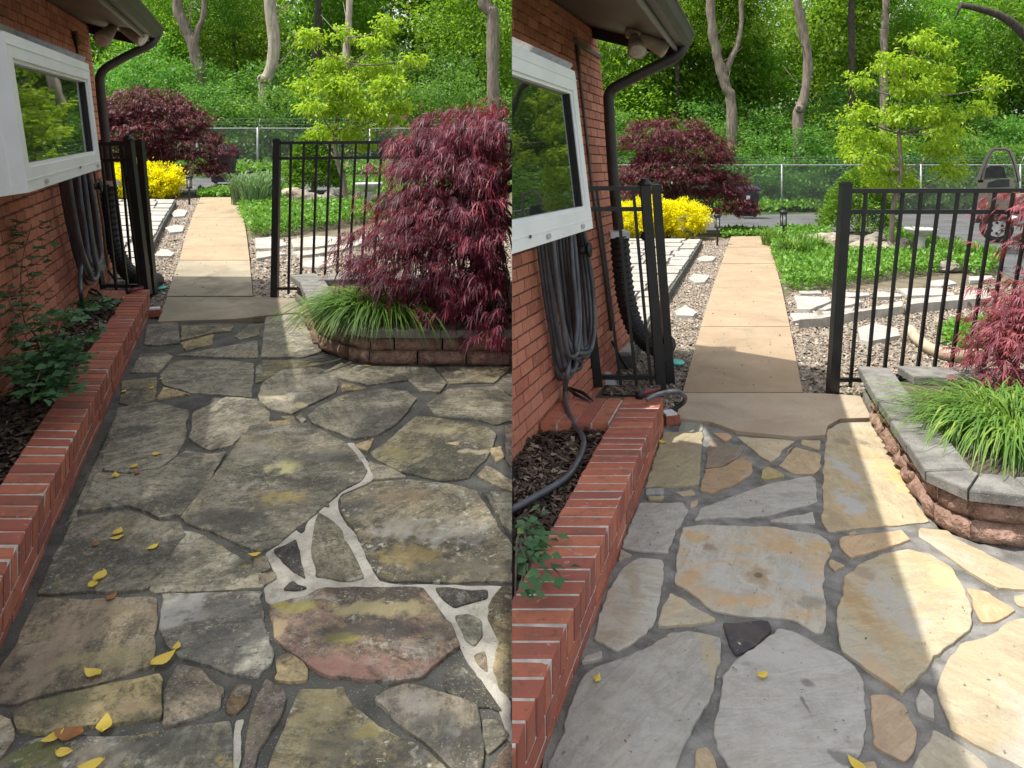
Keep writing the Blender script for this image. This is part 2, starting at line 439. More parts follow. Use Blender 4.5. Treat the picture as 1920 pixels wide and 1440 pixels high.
M['bin_lid'] = mat_noise('bin_lid_blue', (0.03, 0.035, 0.09), (0.05, 0.055, 0.12), 4, 0.45)
M['sticker'] = mat_noise('white_sticker', (0.6, 0.6, 0.6), (0.75, 0.75, 0.75), 30, 0.6)
M['carpaint'] = mat_noise('tan_car_paint', (0.17, 0.15, 0.118), (0.215, 0.19, 0.152), 2, 0.32, spec=0.6)
M['carseat'] = mat_noise('car_trim_dark', (0.012, 0.012, 0.013), (0.03, 0.03, 0.03), 6, 0.6)
M['rim'] = mat_noise('alloy_rim', (0.45, 0.45, 0.46), (0.6, 0.6, 0.61), 10, 0.3, metal=0.6)
M['lampglass'] = mat_noise('lamp_glass', (0.42, 0.44, 0.42), (0.6, 0.62, 0.6), 30, 0.15, spec=0.6)
M['clay'] = mat_noise('edging_clay', (0.33, 0.26, 0.18), (0.46, 0.38, 0.27), 7, 0.95, 0.7, 50, detail=8, dist=0.008)
def bark(name, a, b):
    t = NT(name); v = t.coord()
    mp = t.n('ShaderNodeMapping'); t.set(mp.inputs['Vector'], v); mp.inputs['Scale'].default_value = (9, 9, 1.6)
    f = t.noise(mp.outputs[0], 1.4, 8, 0.7)
    c = t.mix(t.step(f, 0.35, 0.65), a, b)
    t.bump(f, 0.9, 0.05)
    return t.fin(c, 0.95)
M['bark_pale'] = bark('bark_pale', (0.30, 0.255, 0.19), (0.50, 0.44, 0.345))
M['bark_mid'] = bark('bark_brown', (0.13, 0.105, 0.08), (0.26, 0.215, 0.165))
M['bark_dark'] = bark('bark_dark', (0.035, 0.028, 0.022), (0.085, 0.07, 0.055))
M['twig'] = bark('maple_twig', (0.12, 0.075, 0.065), (0.22, 0.15, 0.13))

def leaf_mat(name, stops, trans=0.4, rough=0.5, spec=0.35, objvar=0.0, spray=6.0):
    t = NT(name); r = t.island()
    sp = t.noise(t.coord(), spray, 2, 0.5)                 # neighbouring leaves share a tone, sprays differ
    r = t.math('ADD', t.math('MULTIPLY', r, 0.55), t.math('MULTIPLY', t.step(sp, 0.32, 0.68), 0.45))
    c = t.ramp(r, stops)
    if objvar:
        oi = t.n('ShaderNodeObjectInfo')
        hs = t.n('ShaderNodeHueSaturation')
        t.set(hs.inputs['Value'], t.math('ADD', 1.0 - objvar, t.math('MULTIPLY', oi.outputs['Random'], 2 * objvar)))
        t.set(hs.inputs['Hue'], t.math('ADD', 0.485, t.math('MULTIPLY', t.math('FRACT', t.math('MULTIPLY', oi.outputs['Random'], 13.7)), 0.035)))
        t.set(hs.inputs['Color'], c); c = hs.outputs[0]
    t.fin(c, rough, spec)
    tr = t.n('ShaderNodeBsdfTranslucent')
    tc = t.mix(1.0, c, (1.25, 1.3, 0.75), 'MULTIPLY')
    t.set(tr.inputs['Color'], tc)
    mx = t.n('ShaderNodeMixShader', Fac=trans)
    t.t.links.new(t.b.outputs[0], mx.inputs[1]); t.t.links.new(tr.outputs[0], mx.inputs[2])
    t.t.links.new(mx.outputs[0], t.out.inputs[0])
    return t.m
M['leaf_wood'] = leaf_mat('leaves_wood', [(0, (0.10, 0.21, 0.02)), (0.5, (0.17, 0.32, 0.03)), (1, (0.30, 0.46, 0.05))], 0.52, objvar=0.36, spray=1.2)
M['leaf_hedge'] = leaf_mat('leaves_hedge', [(0, (0.07, 0.18, 0.03)), (0.5, (0.12, 0.265, 0.045)), (1, (0.21, 0.37, 0.065))], 0.45, objvar=0.15, spray=1.6)
M['leaf_lime'] = leaf_mat('leaves_lime', [(0, (0.22, 0.36, 0.022)), (0.5, (0.32, 0.46, 0.03)), (0.93, (0.40, 0.52, 0.045)), (1, (0.46, 0.36, 0.06))], 0.5)
M['leaf_cover'] = leaf_mat('leaves_ground_cover', [(0, (0.08, 0.20, 0.026)), (0.5, (0.14, 0.30, 0.042)), (1, (0.24, 0.41, 0.075))], 0.35)
M['leaf_grass'] = leaf_mat('grass_blades', [(0, (0.06, 0.14, 0.02)), (0.55, (0.12, 0.24, 0.035)), (0.94, (0.24, 0.36, 0.06)), (1, (0.42, 0.36, 0.16))], 0.35)
M['leaf_iris'] = leaf_mat('iris_blades', [(0, (0.09, 0.17, 0.07)), (0.6, (0.15, 0.25, 0.11)), (1, (0.24, 0.34, 0.17))], 0.3)
M['leaf_yellow'] = leaf_mat('leaves_golden', [(0, (0.55, 0.53, 0.008)), (0.5, (0.82, 0.74, 0.008)), (1, (0.90, 0.80, 0.012))], 0.45)
M['leaf_conifer'] = leaf_mat('conifer_needles', [(0, (0.07, 0.15, 0.018)), (0.6, (0.14, 0.27, 0.028)), (1, (0.26, 0.42, 0.05))], 0.4)
M['leaf_red'] = leaf_mat('leaves_maple_red', [(0, (0.045, 0.010, 0.02)), (0.35, (0.10, 0.018, 0.036)), (0.65, (0.17, 0.028, 0.053)), (0.85, (0.30, 0.042, 0.078)), (0.95, (0.44, 0.066, 0.105)), (1, (0.20, 0.12, 0.05))], 0.35, spray=5.5)
M['leaf_pink'] = leaf_mat('leaves_maple_pink', [(0, (0.13, 0.035, 0.05)), (0.45, (0.23, 0.065, 0.085)), (0.8, (0.34, 0.09, 0.11)), (0.95, (0.46, 0.10, 0.10)), (1, (0.34, 0.16, 0.09))], 0.35)
M['leaf_maroon'] = leaf_mat('leaves_maple_maroon', [(0, (0.045, 0.008, 0.012)), (0.5, (0.095, 0.016, 0.024)), (0.9, (0.17, 0.028, 0.04)), (1, (0.28, 0.045, 0.055))], 0.3)
M['leaf_rose'] = leaf_mat('leaves_rose', [(0, (0.045, 0.12, 0.05)), (0.6, (0.075, 0.18, 0.075)), (0.9, (0.09, 0.19, 0.07)), (1, (0.22, 0.30, 0.07))], 0.25)
M['leaf_fallen'] = leaf_mat('leaf_fallen', [(0, (0.62, 0.42, 0.04)), (1, (0.75, 0.58, 0.12))], 0.2)
M['leaf_brown'] = leaf_mat('leaf_fallen_brown', [(0, (0.22, 0.09, 0.03)), (1, (0.3, 0.13, 0.05))], 0.1)

# ------------------------------------------------------------------ leaf generators (numpy)
def unit(a): return a / np.maximum(np.linalg.norm(a, axis=1, keepdims=True), 1e-9)

def leaf_quads(pos, d, nrm, ln, wd, fold=0.18):
    """one folded diamond leaf per position"""
    d = unit(d); s = unit(np.cross(d, nrm)); n = np.cross(s, d)
    ln = ln[:, None]; wd = wd[:, None]
    b = pos; tip = pos + d * ln - n * ln * 0.12
    mid = pos + d * ln * 0.45
    l = mid + s * wd * 0.5 + n * wd * fold; r = mid - s * wd * 0.5 + n * wd * fold
    v = np.stack([b, r, tip, l], 1).reshape(-1, 3)
    f = np.arange(len(pos) * 4).reshape(-1, 4)
    return v, f

def rand_dirs(n):
    a = rng.normal(size=(n, 3)); return unit(a)

def clump_cloud(ells, nclump, per, rad, shell=0.55):
    """positions and outward directions in clumps inside ellipsoids [(cx,cy,cz,rx,ry,rz)]"""
    P, O = [], []
    vol = np.array([e[3] * e[4] * e[5] for e in ells]) ** 0.67; vol /= vol.sum()
    for e, w in zip(ells, vol):
        k = max(1, int(nclump * w))
        dr = rand_dirs(k); rr = rng.uniform(shell, 1.0, size=(k, 1))
        c = np.array(e[:3]) + dr * rr * np.array(e[3:])
        cr = rad * rng.uniform(0.6, 1.4, size=(k, 1))
        p = np.repeat(c, per, 0) + rng.normal(size=(k * per, 3)) * np.repeat(cr, per, 0) * np.array([1, 1, 0.6])
        o = np.repeat(dr, per, 0) * 0.7 + rng.normal(size=(k * per, 3)) * 0.6
        P.append(p); O.append(o)
    return np.concatenate(P), np.concatenate(O)

def foliage(ells, nclump, per, rad, ln, wd, droop=0.3, shell=0.5, upn=0.8):
    p, o = clump_cloud(ells, nclump, per, rad, shell)
    n = len(p)
    d = o.copy(); d[:, 2] -= droop
    nrm = rng.normal(size=(n, 3)) * 0.5; nrm[:, 2] += upn
    s = rng.uniform(0.6, 1.25, n)
    return leaf_quads(p, d, nrm, ln * s, wd * s)

def lace(p, out, ln, lobes=7, spread=72, droop=0.45, wd=0.13):
    """finely cut maple leaves: a fan of narrow lobes on each base point"""
    n = len(p)
    o = unit(out); up = np.tile(np.array([0, 0, 1.0]), (n, 1)) + rng.normal(size=(n, 3)) * 0.35
    s = unit(np.cross(o, up))
    V = []
    L_ = ln * rng.uniform(0.65, 1.25, n)[:, None]
    for a in np.linspace(-spread, spread, lobes):
        ar = math.radians(a) + rng.normal(size=(n, 1)) * 0.10
        d = o * np.cos(ar) + s * np.sin(ar)
        ll = L_ * (1 - 0.42 * abs(a) / spread) * rng.uniform(0.8, 1.15, (n, 1))
        sd_ = unit(np.cross(d, up))
        mid = p + d * ll * 0.5; mid[:, 2] -= (droop * 0.2 * ll)[:, 0]
        tip = p + d * ll; tip[:, 2] -= (droop * ll * rng.uniform(0.6, 1.3, (n, 1)))[:, 0]
        V.append(np.stack([p, mid + sd_ * ll * wd * 0.5, tip, mid - sd_ * ll * wd * 0.5], 1))
    V = np.stack(V, 1).reshape(-1, 3)
    return V, np.arange(len(V)).reshape(-1, 4)

def blades(base, out, length, width, seg=4, rise=1.0, arch=1.0):
    """arching ribbons; base (n,3), out (n,2) horizontal lean"""
    n = len(base); V = np.zeros((n, seg + 1, 2, 3)); 
    ox = out[:, 0]; oy = out[:, 1]
    nn = np.sqrt(ox ** 2 + oy ** 2) + 1e-9
    sx, sy = -oy / nn, ox / nn
    for i in range(seg + 1):
        t = i / seg
        hx = t ** 1.2 * length; z = length * (rise * t - arch * t ** 2.4)
        w = width * (1 - t ** 2.2) * (0.6 + 0.8 * min(t * 3, 1) * 0.5) * 0.5
        c = np.stack([base[:, 0] + ox * hx, base[:, 1] + oy * hx, base[:, 2] + z], 1)
        V[:, i, 0] = c + np.stack([sx * w, sy * w, 0 * w], 1)
        V[:, i, 1] = c - np.stack([sx * w, sy * w, 0 * w], 1)
    idx = np.arange(n * (seg + 1) * 2).reshape(n, seg + 1, 2)
    f = np.stack([idx[:, :-1, 0], idx[:, :-1, 1], idx[:, 1:, 1], idx[:, 1:, 0]], -1).reshape(-1, 4)
    return V.reshape(-1, 3), f

def clip_np(v, f, side, k):
    """drop every k-vertex piece that reaches across the seam between the two gardens"""
    vv = v.reshape(-1, k, 3)
    keep = (vv[:, :, 0].max(1) < -0.002) if side.sign < 0 else (vv[:, :, 0].min(1) > 0.002)
    vv = vv[keep]
    per = k
    fo = f.reshape(len(keep), -1, 4)[0] - f.reshape(len(keep), -1, 4)[0].min()
    v2 = vv.reshape(-1, 3)
    f2 = (np.arange(len(vv))[:, None, None] * per + fo[None]).reshape(-1, 4)
    return v2, f2

def in_poly(pts, poly):
    x, y = pts[:, 0], pts[:, 1]; c = np.zeros(len(pts), bool); j = len(poly) - 1
    for i in range(len(poly)):
        xi, yi = poly[i]; xj, yj = poly[j]
        c ^= ((yi > y) != (yj > y)) & (x < (xj - xi) * (y - yi) / (yj - yi + 1e-12) + xi)
        j = i
    return c

def scatter(poly, n):
    poly = [(p[0], p[1]) for p in poly]
    a = np.array(poly); lo, hi = a.min(0), a.max(0)
    out = np.zeros((0, 2))
    while len(out) < n:
        q = rng.uniform(lo, hi, size=(n * 2, 2)); out = np.concatenate([out, q[in_poly(q, poly)]])
    return out[:n]

# ------------------------------------------------------------------ the setting: ground, roads, paths
def sheet(name, pts, mat, side=None, kind='structure', parent=None):
    m = MB(); m.add(pts, [tuple(range(len(pts)))])
    o = m.build(name, mat, parent, side)
    if o and kind: o['kind'] = kind
    return o

def slab_poly(name, S, pts, h0, h1, mat, parent=None, kind=None):
    """a slab standing on the sloping ground, from height h0 to h1 (pts are plan points)"""
    m = MB()
    m.prism([S.at(p[0], p[1], h0) for p in pts], [S.at(p[0], p[1], h1) for p in pts])
    o = m.build(name, mat, parent, S)
    if o and kind: o['kind'] = kind
    return o

def ccw(pts):
    a = sum(pts[i][0] * pts[(i + 1) % len(pts)][1] - pts[(i + 1) % len(pts)][0] * pts[i][1] for i in range(len(pts)))
    return pts if a > 0 else pts[::-1]

# one earth sheet, its left half rising gently, its right half falling; a bank joins them along the middle
FAR = 75.0
gm = MB()
def gh(S, y): return S.gz(min(y, FAR)) - 0.035
for S, xs in ((L, (-140, -60, -20, 0)), (R, (0, 20, 60, 140))):
    ys = [-6, 2, 8, 14, 20, 28, 40, 55, FAR, 180]
    vs = [Vector((x, y, gh(S, y))) for y in ys for x in xs]
    gm.add(vs, [(j * 4 + i, j * 4 + i + 1, j * 4 + i + 5, j * 4 + i + 4) for j in range(len(ys) - 1) for i in range(3)])
vs = [Vector((0, y, gh(S, y))) for y in (-6, 2, 8, 14, 20, 28, 40, 55, FAR, 180) for S in (L, R)]
gm.add(vs, [(2 * j, 2 * j + 1, 2 * j + 3, 2 * j + 2) for j in range(9)])
tag(gm.build('ground', M['verge']), kind='structure')

def plan(S, pxs, h=0.0): return ccw([(lambda q: (q.x, q.y))(S.g(a, b, h)) for a, b in pxs])

# garden earth under the beds, asphalt drive, concrete path
def lift(S, poly, h): return [S.at(x, y, h) for x, y in poly]
sheet('garden_soil', lift(L, plan(L, [(200, 560), (0, 700), (0, 390), (0, 366), (960, 362), (960, 640)]), -0.028), M['earth'], L)
sheet('garden_soil', lift(R, plan(R, [(1100, 760), (1100, 434), (1440, 432), (1700, 440), (1800, 470), (1920, 520), (2300, 560), (2300, 800), (1600, 800)]), -0.028), M['earth'], R)
sheet('road', lift(L, ccw([(-30, 17.9), (0, 17.9), (0, 23.0), (-30, 21.6)]), -0.02), M['asphalt'], L)
sheet('road', lift(R, plan(R, [(960, 432), (1440, 431), (1740, 436), (1800, 470), (1870, 505), (1990, 560), (2400, 560), (2500, 392), (1920, 388), (1400, 403), (960, 405)]), -0.02), M['asphalt'], R)

def edge_at(tab, y):
    for (x0, y0), (x1, y1) in zip(tab[:-1], tab[1:]):
        if (y0 - y) * (y1 - y) <= 0: return x0 + (x1 - x0) * (y - y0) / (y1 - y0 + 1e-9)
    return tab[0][0] if abs(y - tab[0][1]) < abs(y - tab[-1][1]) else tab[-1][0]

def path_slabs(S, lt, rt, joints, mat, apron, apron_mat):
    m = MB()
    ys = [joints[0], joints[-1]]
    p = [S.g(edge_at(lt, y), y) for y in (ys[0], ys[1])] + [S.g(edge_at(rt, y), y) for y in (ys[1], ys[0])]
    pl = ccw([(q.x, q.y) for q in p])
    root = sheet('path', lift(S, pl, -0.005), M['mortar_dark'], S)
    for y0, y1 in zip(joints[:-1], joints[1:]):
        y0b = y0 + (0.22 if y0 != joints[0] else 0); y1b = y1 - 0.22
        q = [S.g(edge_at(lt, y0b), y0b), S.g(edge_at(rt, y0b), y0b), S.g(edge_at(rt, y1b), y1b), S.g(edge_at(lt, y1b), y1b)]
        # subdivide the long edges so the slab follows the path's outline
        slab_poly('slab', S, ccw([(a.x, a.y) for a in q]), -0.03, 0.028 + random.uniform(-0.002, 0.002), M['path_dirty'] if (S is L and y1 == joints[-1]) else mat, root)
    slab_poly('slab', S, plan(S, apron), -0.03, 0.022, apron_mat, root)
    return root

path_slabs(L, [(376, 372), (352, 430), (337, 490), (318, 540), (304, 590)], [(443, 372), (457, 410), (466, 470), (474, 560)],
           [372, 410, 448, 492, 560], M['path_left'],
           [(313, 561), (474, 561), (553, 563), (575, 583), (592, 606), (560, 590), (500, 596), (440, 603), (340, 606), (296, 608)], M['path_dirty'])
path_slabs(R, [(1371, 445), (1330, 560), (1280, 740)], [(1440, 445), (1470, 560), (1505, 742)],
           [445, 466, 497, 542, 617, 742], M['path_right'],
           [(1280, 742.5), (1505, 742.5), (1560, 744), (1613, 748), (1634, 789), (1575, 791), (1552, 804), (1547, 822), (1490, 825), (1440, 820), (1380, 814), (1330, 796), (1268, 790)], M['path_apron'])

# ------------------------------------------------------------------ flagstone patios
def rough_outline(poly, step, jit, grow=0.0):
    poly = [Vector(p) for p in poly]
    n = len(poly)
    if grow:
        g2 = []
        for i in range(n):
            a, b, c = poly[(i - 1) % n], poly[i], poly[(i + 1) % n]
            e1, e2 = (b - a).normalized(), (c - b).normalized()
            nv = Vector((e1.y, -e1.x)) + Vector((e2.y, -e2.x))
            g2.append(b + nv * (grow / max(.6, nv.length ** 2 / 2) if nv.length > 1e-6 else 0))
        poly = g2
    out = []
    for i in range(n):
        a, b, c = poly[(i - 1) % n], poly[i], poly[(i + 1) % n]
        l1, l2 = (b - a).length, (c - b).length
        r1, r2 = min(.010, l1 * .22), min(.010, l2 * .22)
        e1, e2 = (a - b).normalized(), (c - b).normalized()
        out.append(b + e1 * r1); out.append(b + (e1 * r1 + e2 * r2) * .28); out.append(b + e2 * r2)
        k = max(1, int(l2 / step))
        nv = Vector((-e2.y, e2.x)); seed = random.uniform(0, 50)
        for j in range(1, k):
            t = j / k
            q = b.lerp(c, t)
            w = mnoise.noise(Vector((t * l2 * 9, seed, 0))) * jit * 1.4 + random.uniform(-jit, jit) * .45
            out.append(q + nv * w)
    return out

def stone(S, root, px, col, lich, mat, name='flagstone', lo=-0.01, hi=None, shrink=0.0, label=None, jit=0.007, step=0.03, bev=0.0035, grow=0.0, spots=None):
    pl = plan(S, px)
    pl = [Vector(p) for p in pl]
    c = sum(pl, Vector((0, 0))) / len(pl)
    if shrink: pl = [c + (p - c) * (1 - shrink) for p in pl]
    ol = rough_outline(pl, step, jit, grow)
    top = hi if hi is not None else 0.007 + random.uniform(0.001, 0.007)
    n = len(ol)
    tx, ty = random.uniform(-.002, .002), random.uniform(-.002, .002)
    def up(p, h): return S.at(p.x, p.y, h + (p.x - c.x) * tx + (p.y - c.y) * ty)
    ins = []
    for i in range(n):
        a, b = ol[(i - 1) % n], ol[(i + 1) % n]
        e = b - a; nv = Vector((-e.y, e.x)); nv = nv.normalized() if nv.length > 1e-9 else nv
        ins.append(ol[i] + nv * bev)
    V = [up(p, lo) for p in ol] + [up(p, top - bev * 0.6) for p in ol] + [up(p, top) for p in ins]
    Fc = [(i, (i + 1) % n, n + (i + 1) % n, n + i) for i in range(n)] + \
         [(n + i, n + (i + 1) % n, 2 * n + (i + 1) % n, 2 * n + i) for i in range(n)] + [tuple(range(2 * n, 3 * n))]
    m = MB(); m.add(V, Fc)
    if spots:
        mat = flag_mat(mat.name, mat.name == 'flagstone_weathered', [((lambda w: (w.x - c.x, w.y - c.y))(S.g(sx, sy)), rx, ry, sc_, am) for sx, sy, rx, ry, sc_, am in spots])
    o = m.build(name, mat, root, S)
    if o is None: return None
    # give each piece its own centre so that its grain sits on the stone
    off = Vector((c.x, c.y, S.gz(c.y))) - world_loc(root)
    o.data.transform(Matrix.Translation(-off)); o.location = off
    o.color = (*col, lich)
    if label: o['label'] = label
    return o

G1, G2, G3, G4 = (0.21, 0.204, 0.175), (0.155, 0.15, 0.13), (0.27, 0.26, 0.22), (0.34, 0.335, 0.31)
OLV, BRN, RED, DRK, TAN = (0.18, 0.165, 0.11), (0.19, 0.165, 0.125), (0.155, 0.115, 0.098), (0.05, 0.047, 0.05), (0.36, 0.29, 0.18)
patioL = sheet('patio', lift(L, ccw([(-1.3, 1.5), (0, 1.5), (0, 5.32), (-1.05, 5.32), (-1.35, 5.6), (-1.62, 6.25), (-2.4, 6.28), (-3.04, 6.4), (-3.16, 6.4), (-1.52, 2.0)]), 0.0), M['mortar_dark'], L)
stonesL = [
 ([(70,1130),(290,1127),(287,1220),(280,1252),(225,1270),(150,1290),(88,1302),(30,1322),(-20,1322),(-20,1300),(30,1220)], BRN, .25),
 ([(308,1120),(390,1118),(487,1116),(492,1180),(507,1245),(480,1270),(430,1265),(380,1245),(340,1235),(315,1210),(303,1180)], G4, .5),
 ([(30,1342),(57,1325),(140,1308),(295,1273),(297,1350),(212,1360),(70,1376),(37,1370)], (0.27,.23,.13), .35),
 ([(337,1255),(370,1262),(415,1300),(408,1330),(375,1345),(310,1362),(312,1305),(322,1280)], (.23,.20,.16), .2),
 ([(447,1290),(467,1292),(460,1320),(440,1340),(430,1337),(435,1310)], (.38,.22,.08), .1),
 ([(0,1434),(60,1394),(140,1389),(230,1389),(300,1378),(380,1366),(426,1360),(432,1400),(428,1500),(0,1500)], G2, 1.0),
 ([(-40,1345),(0,1350),(20,1370),(22,1390),(0,1420),(-40,1430)], (.30,.26,.21), .2),
 ([(500,1283),(525,1298),(532,1315),(518,1355),(495,1390),(478,1412),(466,1500),(452,1500),(466,1400),(480,1330)], (.13,.11,.11), .25),
 ([(597,1111),(705,1108),(790,1109),(808,1132),(843,1177),(858,1215),(805,1255),(790,1272),(730,1282),(655,1272),(620,1270),(585,1252),(550,1227),(519,1200),(510,1155),(512,1140),(577,1124)], RED, .55),
 ([(522,1240),(540,1232),(572,1260),(572,1277),(552,1280),(520,1277)], TAN, .2),
 ([(565,1302),(640,1297),(655,1330),(692,1360),(740,1390),(800,1420),(840,1460),(860,1500),(500,1500),(510,1440),(530,1390),(545,1350)], (.19,.17,.115), 1.0),
 ([(707,1317),(730,1302),(762,1292),(792,1297),(890,1330),(895,1355),(902,1425),(895,1460),(850,1445),(815,1408),(775,1378),(745,1357)], (.22,.20,.17), .4),
 ([(910,1357),(927,1357),(950,1382),(917,1412),(907,1395)], G1, .1),
 ([(925,1446),(962,1395),(962,1500),(915,1490)], (.25,.19,.155), .2),
 ([(835,1270),(855,1252),(897,1279),(938,1335),(890,1325),(840,1297)], (.09,.088,.078), .6),
 ([(815,1107),(838,1106),(915,1111),(914,1126),(852,1144),(832,1130)], DRK, .15),
 ([(852,1159),(880,1156),(903,1168),(905,1197),(889,1217),(872,1204)], G1, .1),
 ([(887,1232),(909,1223),(914,1250),(914,1265),(896,1251)], (.21,.18,.14), .1),
 ([(944,1104),(962,1104),(962,1312),(940,1294),(928,1257),(933,1230),(940,1205),(918,1162),(920,1138)], (.26,.215,.13), .7),
 ([(470,802),(575,797),(640,830),(663,852),(686,885),(676,903),(638,923),(603,953),(563,988),(518,1024),(488,1036),(440,1018),(400,998),(350,983),(342,973),(400,900),(440,845)], (.155,.15,.13), .55),
 ([(699,907),(760,902),(850,912),(892,922),(918,960),(940,1000),(962,1026),(962,1093),(830,1095),(735,1094),(711,1086),(697,1067),(668,1000),(646,977),(638,955),(637,936),(690,913)], (.20,.18,.135), 1.0),
 ([(596,964),(636,992),(656,1030),(683,1088),(655,1095),(592,1085),(583,1035),(588,999)], (.125,.12,.095), .3),
 ([(512,1036),(555,1016),(563,1047),(573,1089),(532,1060)], DRK, .1),
 ([(561,976),(580,973),(571,998),(565,1003),(556,997)], DRK, .1),
 ([(606,952),(614,942),(618,954)], DRK, .1),
 ([(530,1110),(547,1093),(577,1107),(555,1112)], DRK, .1),
 ([(474,1044),(502,1046),(508,1068),(494,1076),(476,1068)], (.17,.145,.12), .2),
 ([(482,1082),(515,1076),(520,1088),(500,1100),(484,1104)], (.16,.14,.12), .2),
 ([(580,782),(600,765),(642,745),(717,732),(762,737),(780,750),(757,780),(740,798),(705,818),(665,825),(620,808),(587,795)], G1, .3),
 ([(487,740),(495,720),(530,697),(585,691),(625,700),(633,725),(628,738),(587,758),(547,778),(512,770),(489,757)], G3, .5),
 ([(638,717),(683,729),(644,736)], TAN, .1),
 ([(802,760),(842,732),(905,729),(930,727),(962,752),(962,790),(930,798),(880,785),(819,780)], G3, .35),
 ([(697,852),(732,827),(782,783),(830,789),(905,802),(928,817),(913,855),(888,883),(876,898),(830,904),(757,887),(709,865)], (.21,.195,.135), .5),
 ([(897,895),(912,879),(962,907),(962,925),(922,908)], (.25,.22,.16), .2),
 ([(922,845),(938,842),(943,860),(930,868)], TAN, .2),
 ([(950,802),(962,799),(962,888),(950,860)], (.25,.20,.17), .3),
 ([(667,837),(700,824),(689,846)], TAN, .1),
 ([(694,869),(725,879),(758,896),(703,901)], G3, .2),
 ([(908,925),(962,930),(962,1008),(946,988),(927,955)], G2, .8),
 ([(500,597),(555,591),(575,602),(587,630),(602,660),(567,672),(490,672),(495,635)], G1, .25),
 ([(608,700),(640,684),(690,690),(760,692),(800,692),(813,708),(770,714),(690,724),(640,712)], G1, .3),
 ([(767,716),(812,693),(835,722),(823,737),(790,735)], G1, .25),
 ([(822,692),(956,690),(925,719),(843,721)], BRN, .3),
 ([(930,725),(962,697),(962,746)], G2, .2),
 ([(265,665),(310,664),(322,670),(295,700),(247,700)], G3, .15),
 ([(307,729),(355,742),(295,750)], TAN, .1),
 ([(232,717),(292,710),(290,750),(250,765),(225,757)], OLV, .3),
 ([(302,705),(325,677),(425,677),(475,684),(470,745),(360,738),(307,722)], G1, .6),
 ([(278,612),(330,604),(337,645),(297,650),(272,648)], G2, .3),
 ([(340,645),(398,629),(396,648),(350,658)], (.26,.22,.12), .3),
 ([(342,614),(437,612),(432,623),(398,625),(342,640)], OLV, .3),
 ([(440,632),(470,609),(485,612),(484,630),(450,637)], OLV, .3),
 ([(330,668),(480,642),(482,672),(425,672)], G1, .3),
 ([(494,678),(560,678),(606,684),(585,688),(530,694),(496,714),(480,720),(482,690)], OLV, .4),
 ([(365,775),(425,747),(480,752),(503,775),(500,812),(468,804),(434,836),(395,846),(358,825)], (.215,.205,.175), .3),
 ([(506,794),(535,791),(551,800),(535,815),(509,811)], TAN, .1),
 ([(557,785),(565,778),(571,790),(567,796)], G4, .1),
 ([(222,767),(290,757),(352,772),(343,830),(328,858),(300,878),(240,888),(192,880)], G1, .4),
 ([(182,890),(240,895),(302,883),(350,850),(392,857),(420,852),(393,900),(340,968),(300,973),(245,950),(152,960)], G1, .5),
 ([(140,977),(240,962),(300,985),(333,983),(348,1008),(328,1030),(300,1088),(270,1108),(74,1116),(92,1075)], G2, .4),
 ([(347,1002),(380,1010),(430,1042),(468,1062),(487,1080),(490,1104),(400,1110),(292,1114),(284,1108),(322,1050)], G1, .6),
 ([(210,800),(222,770),(190,880),(172,905),(140,972),(120,990)], G2, .3),
 ([(530,784),(548,783),(556,797),(556,812),(540,790)], OLV, .2),
 ([(840,835),(860,832),(858,838)], TAN, .1),
]
